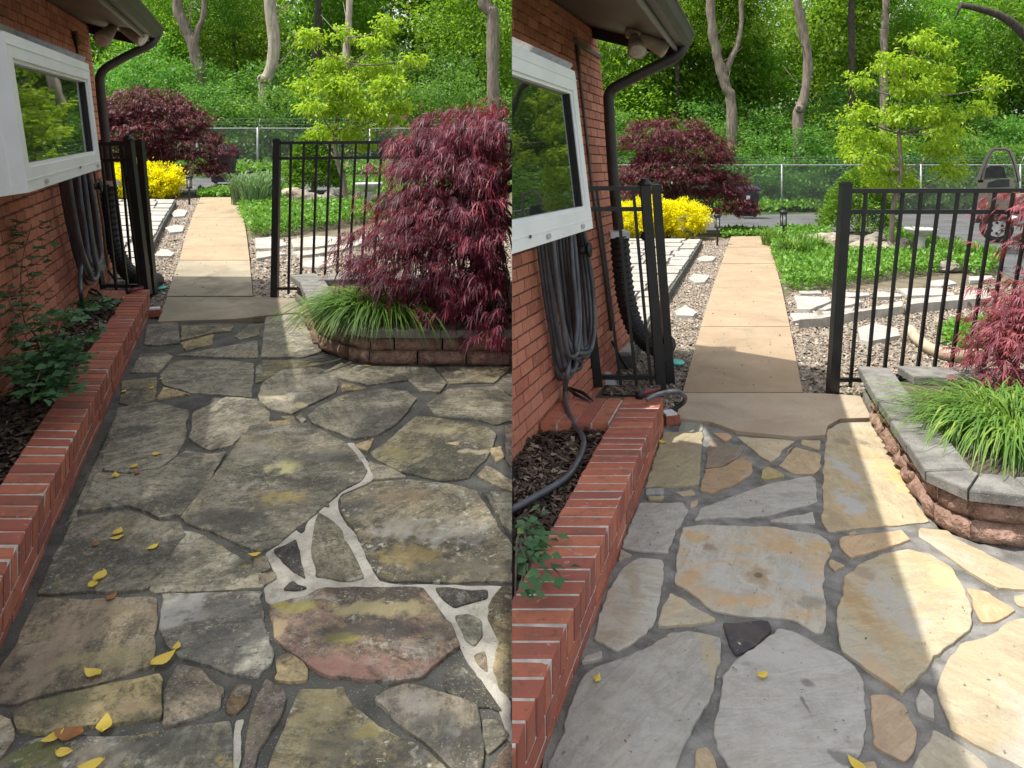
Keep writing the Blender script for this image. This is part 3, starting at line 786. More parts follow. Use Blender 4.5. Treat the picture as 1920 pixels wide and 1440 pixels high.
spotsL = {0: [(110, 1215, .10, .22, (.33, .255, .18), .7), (60, 1150, .10, .10, (.07, .068, .06), .7), (240, 1150, .1, .05, (.33, .26, .16), .6), (200, 1240, .16, .06, (.30, .26, .13), .6)],
 1: [(335, 1150, .10, .12, (.50, .49, .45), .7), (450, 1215, .14, .10, (.10, .10, .095), .7), (420, 1150, .12, .06, (.16, .16, .15), .6)],
 2: [(110, 1320, .12, .04, (.14, .14, .07), .7), (240, 1335, .12, .03, (.42, .31, .18), .6)],
 5: [(60, 1420, .12, .05, (.16, .17, .05), .7), (200, 1420, .10, .05, (.40, .34, .26), .7), (330, 1410, .18, .06, (.09, .09, .075), .7)],
 8: [(655, 1203, .085, .022, (.36, .33, .07), .9), (710, 1148, .20, .045, (.40, .34, .18), .8), (560, 1142, .09, .035, (.34, .31, .07), .8), (650, 1258, .24, .045, (.40, .21, .165), .75), (700, 1190, .30, .05, (.065, .06, .055), .75), (520, 1185, .03, .06, (.45, .34, .2), .8)],
 10: [(600, 1330, .08, .12, (.38, .32, .17), .7), (660, 1400, .12, .08, (.08, .08, .07), .7), (760, 1420, .1, .05, (.06, .06, .055), .7), (700, 1370, .06, .05, (.36, .30, .10), .6)],
 11: [(780, 1330, .10, .05, (.45, .40, .34), .7), (850, 1380, .12, .08, (.10, .098, .09), .65)],
 19: [(532, 880, .08, .07, (.66, .62, .30), .9), (540, 935, .10, .07, (.42, .34, .12), .8), (600, 860, .18, .09, (.10, .10, .09), .7), (430, 980, .22, .10, (.08, .078, .07), .75), (470, 850, .14, .12, (.30, .29, .25), .5)],
 20: [(740, 935, .16, .07, (.30, .22, .14), .7), (760, 990, .14, .09, (.40, .37, .31), .6), (850, 1000, .16, .09, (.42, .41, .37), .5), (770, 1045, .14, .07, (.36, .27, .11), .75), (900, 1070, .2, .06, (.14, .13, .105), .7), (680, 950, .08, .10, (.12, .12, .11), .6)],
 28: [(690, 780, .22, .12, (.12, .118, .105), .55), (720, 760, .08, .03, (.42, .40, .32), .6)],
 29: [(508, 742, .09, .14, (.46, .42, .28), .85), (560, 765, .06, .05, (.42, .36, .22), .8), (590, 720, .2, .1, (.17, .165, .145), .5)],
 32: [(820, 810, .12, .05, (.46, .41, .26), .7), (890, 850, .12, .03, (.52, .46, .30), .8), (740, 850, .10, .06, (.36, .32, .13), .7)],
 56: [(240, 810, .05, .2, (.34, .32, .28), .6), (310, 800, .1, .2, (.09, .09, .08), .6)], 57: [(225, 930, .04, .2, (.36, .34, .30), .6), (400, 870, .12, .1, (.33, .31, .26), .5)],
 58: [(290, 1075, .07, .05, (.46, .42, .27), .7), (200, 1020, .15, .12, (.09, .088, .08), .6)], 59: [(350, 1090, .14, .05, (.40, .33, .19), .7), (400, 1030, .1, .06, (.10, .10, .09), .6)]}
for k_, (px, col, li) in enumerate(stonesL):
    stone(L, patioL, px, tuple(c * w for c, w in zip(col, (1.32, 1.25, 1.12))), li * 1.2, M['flag_dirty'], grow=.0 if 20 <= k_ <= 27 or k_ in (15, 16, 17) else .008, spots=spotsL.get(k_))

def patch(S, root, px, h, mat, name):
    ol = rough_outline([Vector(p) for p in plan(S, px)], 0.04, 0.006)
    m = MB(); m.prism([S.at(p.x, p.y, 0.001) for p in ol], [S.at(p.x, p.y, h) for p in ol])
    return m.build(name, mat, root, S)
patch(L, patioL, [(650,832),(663,832),(692,870),(700,900),(690,908),(640,928),(634,940),(634,955),(645,978),(668,1005),(700,1075),(712,1092),(735,1097),(830,1099),(941,1101),(941,1122),(918,1137),(916,1160),(938,1205),(930,1235),(927,1260),(938,1292),(958,1318),(962,1400),(950,1385),(930,1320),(900,1280),(862,1215),(845,1175),(812,1130),(795,1108),(705,1108),(598,1111),(577,1124),(512,1138),(498,1130),(494,1105),(520,1085),(497,1040),(520,1025),(565,990),(605,955),(640,925),(678,905),(688,885),(665,850)], 0.0045, M['mortar_pale'], 'mortar_joint')
patch(L, patioL, [(442,1354),(458,1351),(452,1400),(447,1450),(430,1450),(436,1400)], 0.0045, M['mortar_pale'], 'mortar_joint')

CG, CW, CY, CT, CO, CDK = (.42, .40, .355), (.47, .445, .38), (.42, .345, .225), (.45, .35, .225), (.55, .36, .21), (.065, .06, .065)
patioR = sheet('patio', lift(R, ccw([(0, 1.6), (2.6, 1.6), (3.2, 3.28), (2.1, 3.36), (2.0, 3.5), (2.38, 4.93), (1.0, 4.9), (0.1, 2.2)]), 0.0), M['mortar_grey'], R)
stonesR = [
 ([(1245,814),(1317,814),(1310,912),(1210,918)], (.36,.31,.195), .1),
 ([(1330,826),(1357,835),(1395,842),(1382,862),(1355,876),(1323,880)], (.24,.19,.14), .4),
 ([(1322,884),(1358,879),(1396,858),(1410,872),(1410,890),(1388,906),(1335,928),(1313,923)], (.38,.27,.165), .7),
 ([(1277,792),(1317,796),(1315,811),(1272,811)], (.27,.27,.22), .3),
 ([(1337,815),(1365,816),(1372,822),(1360,830)], CO, .2),
 ([(1382,821),(1440,824),(1490,829),(1465,846),(1460,858),(1445,868),(1430,860),(1400,835)], (.53,.44,.29), .2),
 ([(1504,827),(1538,828),(1536,846),(1501,835)], CT, .1),
 ([(1493,841),(1537,853),(1539,877),(1525,891),(1487,890),(1461,875)], (.47,.36,.22), .05),
 ([(1476,846),(1487,839),(1475,856)], CT, .1),
 ([(1430,885),(1440,879),(1454,884),(1471,896),(1440,902),(1427,900)], (.42,.33,.16), .8),
 ([(1303,978),(1315,956),(1420,917),(1440,910),(1521,895),(1530,902),(1532,943),(1480,957),(1440,969),(1400,973),(1350,972)], CG, .08),
 ([(1443,980),(1490,970),(1524,963),(1528,984),(1478,984)], CG, .1),
 ([(1552,808),(1575,796),(1632,793),(1648,799),(1663,827),(1688,877),(1710,932),(1728,960),(1742,980),(1675,988),(1600,994),(1553,1000),(1541,980),(1544,910),(1548,835)], (.45,.375,.245), .45),
 ([(1200,946),(1280,945),(1290,960),(1262,1010),(1252,1040),(1225,1037),(1167,1030),(1180,990)], (.41,.395,.35), .08),
 ([(1165,1035),(1185,1045),(1160,1055)], (.36,.30,.24), .1),
 ([(1200,1049),(1240,1053),(1244,1060),(1242,1095),(1236,1130),(1224,1175),(1209,1192),(1157,1224),(1114,1202),(1121,1175),(1140,1112),(1170,1067)], CW, .25),
 ([(1281,993),(1310,988),(1440,990),(1534,1005),(1551,1016),(1560,1035),(1550,1052),(1544,1065),(1543,1113),(1548,1140),(1542,1190),(1527,1189),(1490,1165),(1440,1159),(1400,1159),(1335,1147),(1310,1124),(1266,1097),(1269,1060),(1276,1011)], (.47,.44,.37), 1.0),
 ([(1257,1117),(1282,1129),(1310,1149),(1342,1166),(1310,1173),(1234,1178),(1243,1142)], (.47,.415,.30), .5),
 ([(1356,1173),(1440,1169),(1446,1185),(1420,1212),(1380,1232),(1369,1214)], CDK, .1),
 ([(1117,1256),(1210,1222),(1257,1192),(1292,1188),(1350,1201),(1350,1245),(1328,1320),(1283,1397),(1263,1450),(1248,1500),(1003,1500),(1040,1420),(1077,1310),(1097,1270)], (.37,.355,.315), .12),
 ([(1096,1237),(1128,1226),(1128,1239),(1091,1247)], CG, .1),
 ([(1357,1270),(1400,1227),(1440,1199),(1460,1182),(1490,1189),(1577,1234),(1601,1253),(1618,1282),(1623,1365),(1618,1400),(1599,1434),(1580,1460),(1480,1485),(1400,1462),(1367,1440),(1347,1410),(1339,1380),(1351,1320)], (.42,.40,.36), .1),
 ([(1306,1412),(1325,1407),(1338,1426),(1350,1490),(1290,1490)], CT, .1),
 ([(1584,1086),(1611,1063),(1652,1044),(1702,1034),(1746,1044),(1783,1068),(1803,1102),(1820,1140),(1820,1179),(1761,1229),(1716,1279),(1691,1305),(1680,1296),(1579,1226),(1574,1205),(1569,1167),(1582,1106)], (.44,.375,.25), .55),
 ([(1578,1011),(1605,1008),(1690,998),(1706,1015),(1665,1029),(1595,1049),(1576,1030)], (.50,.36,.22), .4),
 ([(1726,994),(1777,999),(1790,1012),(1840,1037),(1960,1095),(1960,1112),(1870,1106),(1816,1075),(1756,1032),(1723,1010)], CY, .1),
 ([(1813,1107),(1850,1113),(1903,1147),(1866,1169),(1841,1170)], CO, .15),
 ([(1901,1121),(1960,1105),(1960,1150),(1908,1138)], CY, .1),
 ([(1960,1155),(1900,1167),(1871,1189),(1802,1212),(1774,1251),(1757,1297),(1784,1374),(1851,1411),(1960,1470)], (.41,.345,.235), .2),
 ([(1633,1308),(1665,1308),(1696,1328),(1704,1352),(1718,1375),(1716,1400),(1697,1433),(1648,1409),(1638,1400)], (.44,.33,.22), .1),
 ([(1727,1297),(1749,1320),(1751,1354),(1723,1342),(1718,1320)], CG, .1),
 ([(1751,1376),(1790,1397),(1850,1442),(1865,1500),(1690,1500),(1721,1430)], (.42,.375,.28), .1),
 ([(1554,1061),(1558,1053),(1584,1065),(1565,1075)], CT, .3),
 ([(1213,921),(1244,920),(1243,931),(1211,931)], (.34,.35,.33), .1),
 ([(1267,925),(1297,921),(1304,929),(1280,933)], CY, .3),
 ([(1216,934),(1246,934),(1240,940),(1216,940)], CY, .5),
 ([(1296,944),(1308,940),(1306,950),(1294,956)], CT, .1),
 ([(1593,1002),(1604,998),(1606,1004),(1594,1006)], CT, .1),
 ([(1605,1438),(1640,1432),(1650,1500),(1590,1500)], CY, .3),
]
spotsR = {12: [(1580, 880, .05, .20, (.44, .46, .47), .9), (1600, 950, .07, .14, (.45, .47, .48), .85), (1615, 832, .045, .05, (.15, .12, .10), .7), (1690, 905, .09, .3, (.60, .42, .17), .75), (1560, 975, .05, .10, (.33, .25, .15), .7), (1575, 830, .05, .06, (.20, .17, .13), .6)],
 16: [(1422, 1082, .062, .075, (.35, .245, .14), .9), (1424, 1083, .018, .02, (.10, .075, .05), .9), (1305, 1010, .07, .05, (.52, .33, .14), .8), (1385, 1030, .09, .04, (.54, .38, .2), .7), (1535, 1030, .05, .07, (.50, .34, .13), .85), (1400, 1130, .1, .04, (.56, .35, .16), .8), (1500, 1090, .11, .10, (.43, .44, .43), .8), (1520, 1130, .06, .06, (.17, .16, .14), .6), (1350, 1080, .08, .12, (.50, .49, .45), .6), (1330, 1030, .03, .04, (.25, .14, .07), .7)],
 19: [(1346, 1270, .035, .30, (.43, .36, .23), .9), (1150, 1270, .05, .05, (.27, .26, .24), .5)],
 21: [(1512, 1330, .008, .045, (.09, .085, .08), .8), (1516, 1285, .02, .02, (.10, .095, .09), .7), (1580, 1425, .045, .03, (.12, .12, .11), .8), (1400, 1250, .03, .02, (.2, .19, .18), .6), (1480, 1240, .15, .08, (.45, .44, .41), .5)],
 23: [(1597, 1120, .05, .2, (.38, .26, .13), .85), (1670, 1130, .09, .26, (.43, .43, .40), .75), (1645, 1260, .035, .09, (.50, .35, .21), .8), (1620, 1080, .05, .06, (.26, .19, .11), .7), (1780, 1090, .08, .1, (.58, .46, .24), .7)],
 10: [(1480, 930, .05, .04, (.25, .24, .22), .5)], 15: [(1190, 1100, .03, .2, (.40, .33, .22), .7), (1130, 1195, .05, .05, (.38, .30, .2), .7)],
 0: [(1290, 840, .1, .12, (.30, .24, .17), .6)], 28: [(1850, 1250, .12, .2, (.45, .36, .23), .6)]}
for k_, (px, col, li) in enumerate(stonesR): stone(R, patioR, px, col, li, M['flag_clean'], grow=.002, spots=spotsR.get(k_))

# ------------------------------------------------------------------ gravel, bark mulch
def octa(n, size):
    base = np.array([[1, 0, 0], [-1, 0, 0], [0, 1, 0], [0, -1, 0], [0, 0, 1], [0, 0, -1]], float)
    fc = np.array([[0, 2, 4], [2, 1, 4], [1, 3, 4], [3, 0, 4]])
    return base, fc
def pebbles(S, poly, n, size, h, name='gravel', label='bed of small mixed gravel'):
    q = scatter(poly, n)
    base, fc = octa(1, 1)
    sc = size * rng.uniform(0.5, 1.35, (n, 1, 1)) * rng.uniform(0.6, 1.2, (n, 1, 3))
    a = rng.uniform(0, 6.28, n); ca, sa = np.cos(a), np.sin(a)
    tl = rng.normal(size=(n, 2)) * 0.4
    v = base[None] * sc
    x = v[:, :, 0] * ca[:, None] - v[:, :, 1] * sa[:, None]; y = v[:, :, 0] * sa[:, None] + v[:, :, 1] * ca[:, None]
    z = v[:, :, 2] * 0.7 + x * tl[:, :1] + y * tl[:, 1:]
    z = z + (S.slope * q[:, 1] + h + rng.uniform(0, size * 0.5, n))[:, None]
    v = np.stack([x + q[:, :1], y + q[:, 1:], z], -1)
    if S.sign < 0: v = v[v[:, :, 0].max(1) < 0]
    else: v = v[v[:, :, 0].min(1) > 0]
    n = len(v)
    f = (np.arange(n)[:, None, None] * 6 + fc[None]).reshape(-1, 3)
    b = S.at(float(q[:, 0].mean()), float(q[:, 1].mean()), 0)
    o = link_np(name, v.reshape(-1, 3), f, M['pebble'], base=b)
    return tag(o, kind='stuff')
def gravel_area(S, pxs, n, size, h=-0.015):
    pl = plan(S, pxs)
    sheet('gravel_bed', lift(S, pl, h), M['gravel_bed'], S)
    pebbles(S, pl, n, size, h + 0.004)
gravel_area(L, [(300, 590), (337, 490), (376, 372), (330, 370), (292, 450), (288, 500), (225, 535), (200, 575), (280, 575), (288, 600)], 7000, 0.016)
gravel_area(L, [(470, 470), (475, 562), (553, 565), (575, 540), (960, 540), (960, 440), (700, 445), (600, 444), (468, 448)], 14000, 0.02)
gravel_area(R, [(1280, 742), (1330, 560), (1371, 447), (1318, 452), (1258, 560), (1180, 650), (1130, 735), (1242, 740), (1250, 800)], 9000, 0.016)
gravel_area(R, [(1472, 560), (1506, 744), (1613, 749), (1680, 700), (1990, 690), (1990, 530), (1700, 540), (1490, 545)], 17000, 0.017)

pebbles(L, plan(L, [(300, 590), (376, 372), (443, 372), (475, 560)]), 170, .008, .03)
pebbles(R, plan(R, [(1280, 742), (1371, 445), (1440, 445), (1505, 742)]), 190, .008, .03)
pebbles(L, plan(L, [(330, 640), (960, 690), (960, 1440), (20, 1330), (220, 760)]), 330, .0045, .012)
pebbles(R, plan(R, [(1260, 800), (1640, 800), (1760, 1000), (1920, 1050), (1920, 1440), (1040, 1440)]), 330, .0045, .015)
def mulch(S, poly3, n, size):
    """bark chips lying on a bed; poly3 are plan points, zf gives the bed height"""
    poly, zf = poly3
    q = scatter(poly, n)
    ln = size * rng.uniform(0.4, 1.5, n); wd = ln * rng.uniform(0.15, 0.45, n)
    a = rng.uniform(0, 6.28, n)
    d = np.stack([np.cos(a), np.sin(a), rng.normal(size=n) * 0.25], 1)
    nrm = rng.normal(size=(n, 3)) * 0.35; nrm[:, 2] += 1
    z = np.array([zf(x, y) for x, y in q]) + rng.uniform(0, 0.02, n)
    p = np.column_stack([q, z])
    v, f = leaf_quads(p, d, nrm, ln, wd, 0.35)
    v, f = clip_np(v, f, S, 4)
    o = link_np('bark_mulch', v, f, M['chip'], base=p.mean(0))
    return tag(o, kind='stuff')

# ------------------------------------------------------------------ the brick houses
def make_house(S, corner, dirx, lean, ztop, bricks_rows, label):
    """corner: far bottom corner of the visible wall (plan); wall runs towards the camera."""
    a = Vector((-dirx, -1, 0)).normalized()                       # along the wall towards the camera
    O = S.at(corner[0], corner[1], 0.0)
    # keep the courses level with the garden
    a = Vector((a.x, a.y, S.slope * a.y))
    u = Vector((lean, 0, 1.0))
    n = Vector((1, -dirx, 0)); n = (n - u.normalized() * n.dot(u.normalized())).normalized()   # out of the wall
    root = thing('brick_house', O, label, 'house')
    H = ztop
    length = 7.0
    m = MB()
    back = -n * 0.25
    if S.sign < 0:
        B = [O - n * 0.006, O + a * length - n * 0.006, O + a * length - Vector((4, 0, 0)), O - Vector((4, 0, 0))]
    else:
        tX = -O.x / a.x
        e = O + a * tX
        B = [O - n * 0.006, O + a * length - n * 0.006, O + a * length + Vector((-3, 0, 0)), O + Vector((-3, 0, 0))]
    B = [b - u * 0.15 for b in B]
    T = [b + u * (H + 0.15) for b in B]
    m.prism(B, T)
    wall = m.build('wall', M['mortar_red'], root, S)
    # bricks, course by course
    bl, bh, bd, jt = 0.20, 0.0645, 0.03, 0.0105
    variants = []
    for k in range(4):
        bm = bmesh.new()
        bmesh.ops.create_cube(bm, size=1.0)
        for v in bm.verts:
            v.co = Vector((v.co.x * bl, v.co.y * bd, v.co.z * bh)) + Vector([random.uniform(-.0022, .0022) for _ in range(3)])
        bmesh.ops.bevel(bm, geom=bm.edges[:], offset=0.004, segments=1, affect='EDGES')
        me = bpy.data.meshes.new('brick'); bm.to_mesh(me); bm.free(); me.materials.append(M['brick'])
        variants.append(me)
    cand = []
    rows = int(H / (bh + jt))
    for r in range(rows):
        off = 0.5 * (r % 2)
        for c in range(int(length / (bl + jt)) + 1):
            s = (c + off) * (bl + jt) + bl / 2 - (0.0 if r % 2 == 0 else 0)
            ctr = O + a * s + u * (r * (bh + jt) + bh / 2 + 0.004)
            if r % 2 and c == 0:
                pass
            if ctr.y < 0.8: continue
            px = CX + F * ctr.x / ctr.y; py = HY - F * (ctr.z - CAM) / ctr.y
            lo = -90 if S.sign < 0 else 940
            if px < lo or py < -60 or py > 1000: continue
            if S.sign > 0 and ctr.x < -0.05: continue
            cand.append((ctr.y, ctr))
        if r % 2:                                                 # half brick that closes the corner
            ctr = O + a * (bl * 0.25) + u * (r * (bh + jt) + bh / 2 + 0.004)
            cand.append((ctr.y, (ctr, 0.48)))
    cand.sort(key=lambda q: q[0])
    base = world_loc(wall)
    rot = Matrix((a, n, u.normalized())).transposed().to_4x4()
    rest = MB()
    k = 0
    def front_hidden(c): return False
    for _, c in cand:
        half = 1.0
        if isinstance(c, tuple): c, half = c
        if S.sign > 0 and c.x < 0.16:
            hx = a * (bl / 2 * half); hz = u.normalized() * (bh / 2); q = c + n * 0.006; bk = q - n * bd
            m = MB(); m.prism([bk - hx - hz, bk + hx - hz, q + hx - hz, q - hx - hz], [bk - hx + hz, bk + hx + hz, q + hx + hz, q - hx + hz])
            if k < 298 and m.build('brick', M['brick'], wall, S): k += 1
            continue
        if k < 298:
            o = bpy.data.objects.new('brick', variants[random.randrange(4)])
            COL.objects.link(o); o.parent = wall
            jit = random.uniform(-.0015, .002)
            o.matrix_local = Matrix.Translation(c - base + n * (jit - bd / 2 + 0.006)) @ rot @ Matrix.Diagonal((half * random.uniform(.985, 1.01), 1, random.uniform(.97, 1.03), 1))
            k += 1
        else:
            hx = a * (bl / 2 * half); hz = u.normalized() * (bh / 2); q = c + n * (random.uniform(-.0015, .002) + 0.006)
            bk = q - n * bd
            rest.prism([bk - hx - hz, bk + hx - hz, q + hx - hz, q - hx - hz], [bk - hx + hz, bk + hx + hz, q + hx + hz, q - hx + hz])
    ro = rest.build('brickwork', M['brick'], wall, S)
    if ro: ro['kind'] = 'stuff'
    return root, wall, O, a, n, u

houseL, wallL, OL, aL, nL, uL = make_house(L, (-4.12, 7.85), -0.36, -0.127, 2.76, 36, 'red brick house wall under brown eaves at far left')
houseR, wallR, OR_, aR, nR, uR = make_house(R, (1.09, 6.80), 0.37, -0.111, 2.97, 39, 'red brick house wall in the middle, right of the dividing seam')

def on_wall(px, py, side, off=0.0):
    O, n = (OL, nL) if side is L else (OR_, nR)
    d = Vector(((px - CX) / F, 1.0, (HY - py) / F)); o = Vector((0, 0, CAM))
    t_ = ((O + n * off) - o).dot(n) / d.dot(n)
    return o + d * t_

def make_eave(S, root, inner, outer, gut_o, gut_b, dirx, near):
    """soffit, fascia, gutter and a strip of roof, from the far corner towards the camera"""
    a = Vector((-dirx, -1, S.slope * -1)).normalized()
    ln = near
    up = Vector((0, 0, 1))
    m = MB()
    i0, o0 = inner + Vector((-0.25 * 1, 0, 0.03)), outer
    m.hexa([i0, o0, o0 + a * ln, i0 + a * ln], [q + up * 0.02 for q in (i0, o0, o0 + a * ln, i0 + a * ln)])
    m.build('soffit', M['soffit'], root, S)
    # gable-end board under the far edge, and seams in the soffit
    m = MB(); fw = (outer - i0).normalized()
    m.hexa([i0 - up * 0.10, outer - up * 0.085, outer - a * 0.03 - up * 0.085, i0 - a * 0.03 - up * 0.10], [i0 + up * .04, outer + up * .06, outer - a * .03 + up * .06, i0 - a * .03 + up * .04])
    m.build('end_board', M['gutter'], root, S)
    m = MB()
    m.bar(inner + Vector((.015, 0, -.01)), inner + Vector((.015, 0, -.01)) + a * ln, 0.03, 0.02)
    m.bar(inner + Vector((.05, 0, -.004)), inner + Vector((.05, 0, -.004)) + a * ln, 0.018, 0.012)
    m.build('trim', M['soffit'], root, S)
    # fascia and gutter
    m = MB(); f0 = outer + Vector((.002, 0, -.05)); f1 = f0 + Vector((.022, 0, 0))
    m.hexa([f0, f1, f1 + a * ln, f0 + a * ln], [q + up * 0.17 for q in (f0, f1, f1 + a * ln, f0 + a * ln)])
    m.build('fascia', M['soffit'], root, S)
    m = MB()
    prof = [Vector((.028, 0, .11)), Vector((.028, 0, -.01)), Vector((.085, 0, -.01)), Vector((.12, 0, .04)), Vector((.135, 0, .10)), Vector((.15, 0, .11)), Vector((.15, 0, .12)), Vector((.125, 0, .12)), Vector((.11, 0, .05)), Vector((.08, 0, .0)), Vector((.035, 0, .0)), Vector((.035, 0, .11))]
    A = [outer + q - a * .05 for q in prof]; Bq = [q + a * ln for q in A]
    m.prism(A, Bq)
    g = m.build('gutter', M['gutter'], root, S)
    m = MB()
    r0 = outer + Vector((.06, 0, .135)); r1 = inner + Vector((-.5, 0, .42))
    m.hexa([r0 - a * .06, r0 + a * ln, r1 + a * ln, r1 - a * .06], [q + up * .04 for q in (r0 - a * .06, r0 + a * ln, r1 + a * ln, r1 - a * .06)])
    m.build('roof', M['shingle'], root, S)

inL = L.p(162, 38, 7.85); outL = L.p(281, 74, 7.85)
make_eave(L, houseL, inL, outL, None, None, -0.36, 3.6)
inR = R.p(1118, 46, 6.8); outR = R.p(1268, 90, 6.1)
make_eave(R, houseR, inR, outR, None, None, 0.335, 5.2)

def downspout(S, root, pts, r):
    pts = smooth_path(pts, 5)
    m = MB(); m.tube(pts, r, 10)
    return m.build('downspout', M['gutter'], root, S, smooth=True)
downspout(L, houseL, [L.p(292, 60, 7.7), L.p(290, 72, 7.7), L.p(281, 84, 7.65), L.p(240, 104, 7.55), L.p(204, 124, 7.45), L.p(189, 140, 7.42), L.p(188, 165, 7.42), L.p(199, 270, 7.42), L.p(207, 340, 7.42)], 0.043)
downspout(R, houseR, [R.p(1280, 70, 6.0), R.p(1279, 88, 6.0), R.p(1268, 106, 6.0), R.p(1220, 130, 6.02), R.p(1160, 160, 6.06), R.p(1143, 175, 6.08), R.p(1142, 205, 6.08), R.p(1150, 330, 6.08), R.p(1160, 430, 6.08)], 0.045)

# unseen slab of the right-hand roof past the seam, added to shade the patio
m = MB(); rp = [(0.72, 4.35), (-.42, .95), (-1.25, .95), (-1.25, 4.35)]
m.prism([Vector((x, y, 2.98)) for x, y in rp], [Vector((x, y, 3.06)) for x, y in rp]); m.build('roof', M['shingle'], houseR)

# conduits running down the walls
def conduit(S, root, pxs, r=0.012):
    m = MB(); m.tube([on_wall(a, b, S, 0.028) for a, b in pxs], r, 7)
    return m.build('conduit', M['copper'], root, S, smooth=True)
conduit(L, houseL, [(141, 66), (147, 120), (160, 230), (178, 330), (193, 420), (200, 500)])
conduit(R, houseR, [(1081, 85), (1088, 150), (1098, 240), (1110, 350), (1128, 470), (1146, 620)])
m = MB(); m.bar(on_wall(1078, 72, R, .02), on_wall(1084, 104, R, .02), .045, .04); m.build('conduit_box', M['copper'], houseR, R)
m = MB(); m.bar(on_wall(1082, 82, R, .02), on_wall(1126, 108, R, .02), .03, .03); m.build('conduit_box', M['copper'], houseR, R)
m = MB(); m.bar(on_wall(139, 60, L, .02), on_wall(145, 84, L, .02), .045, .04); m.build('conduit_box', M['copper'], houseL, L)

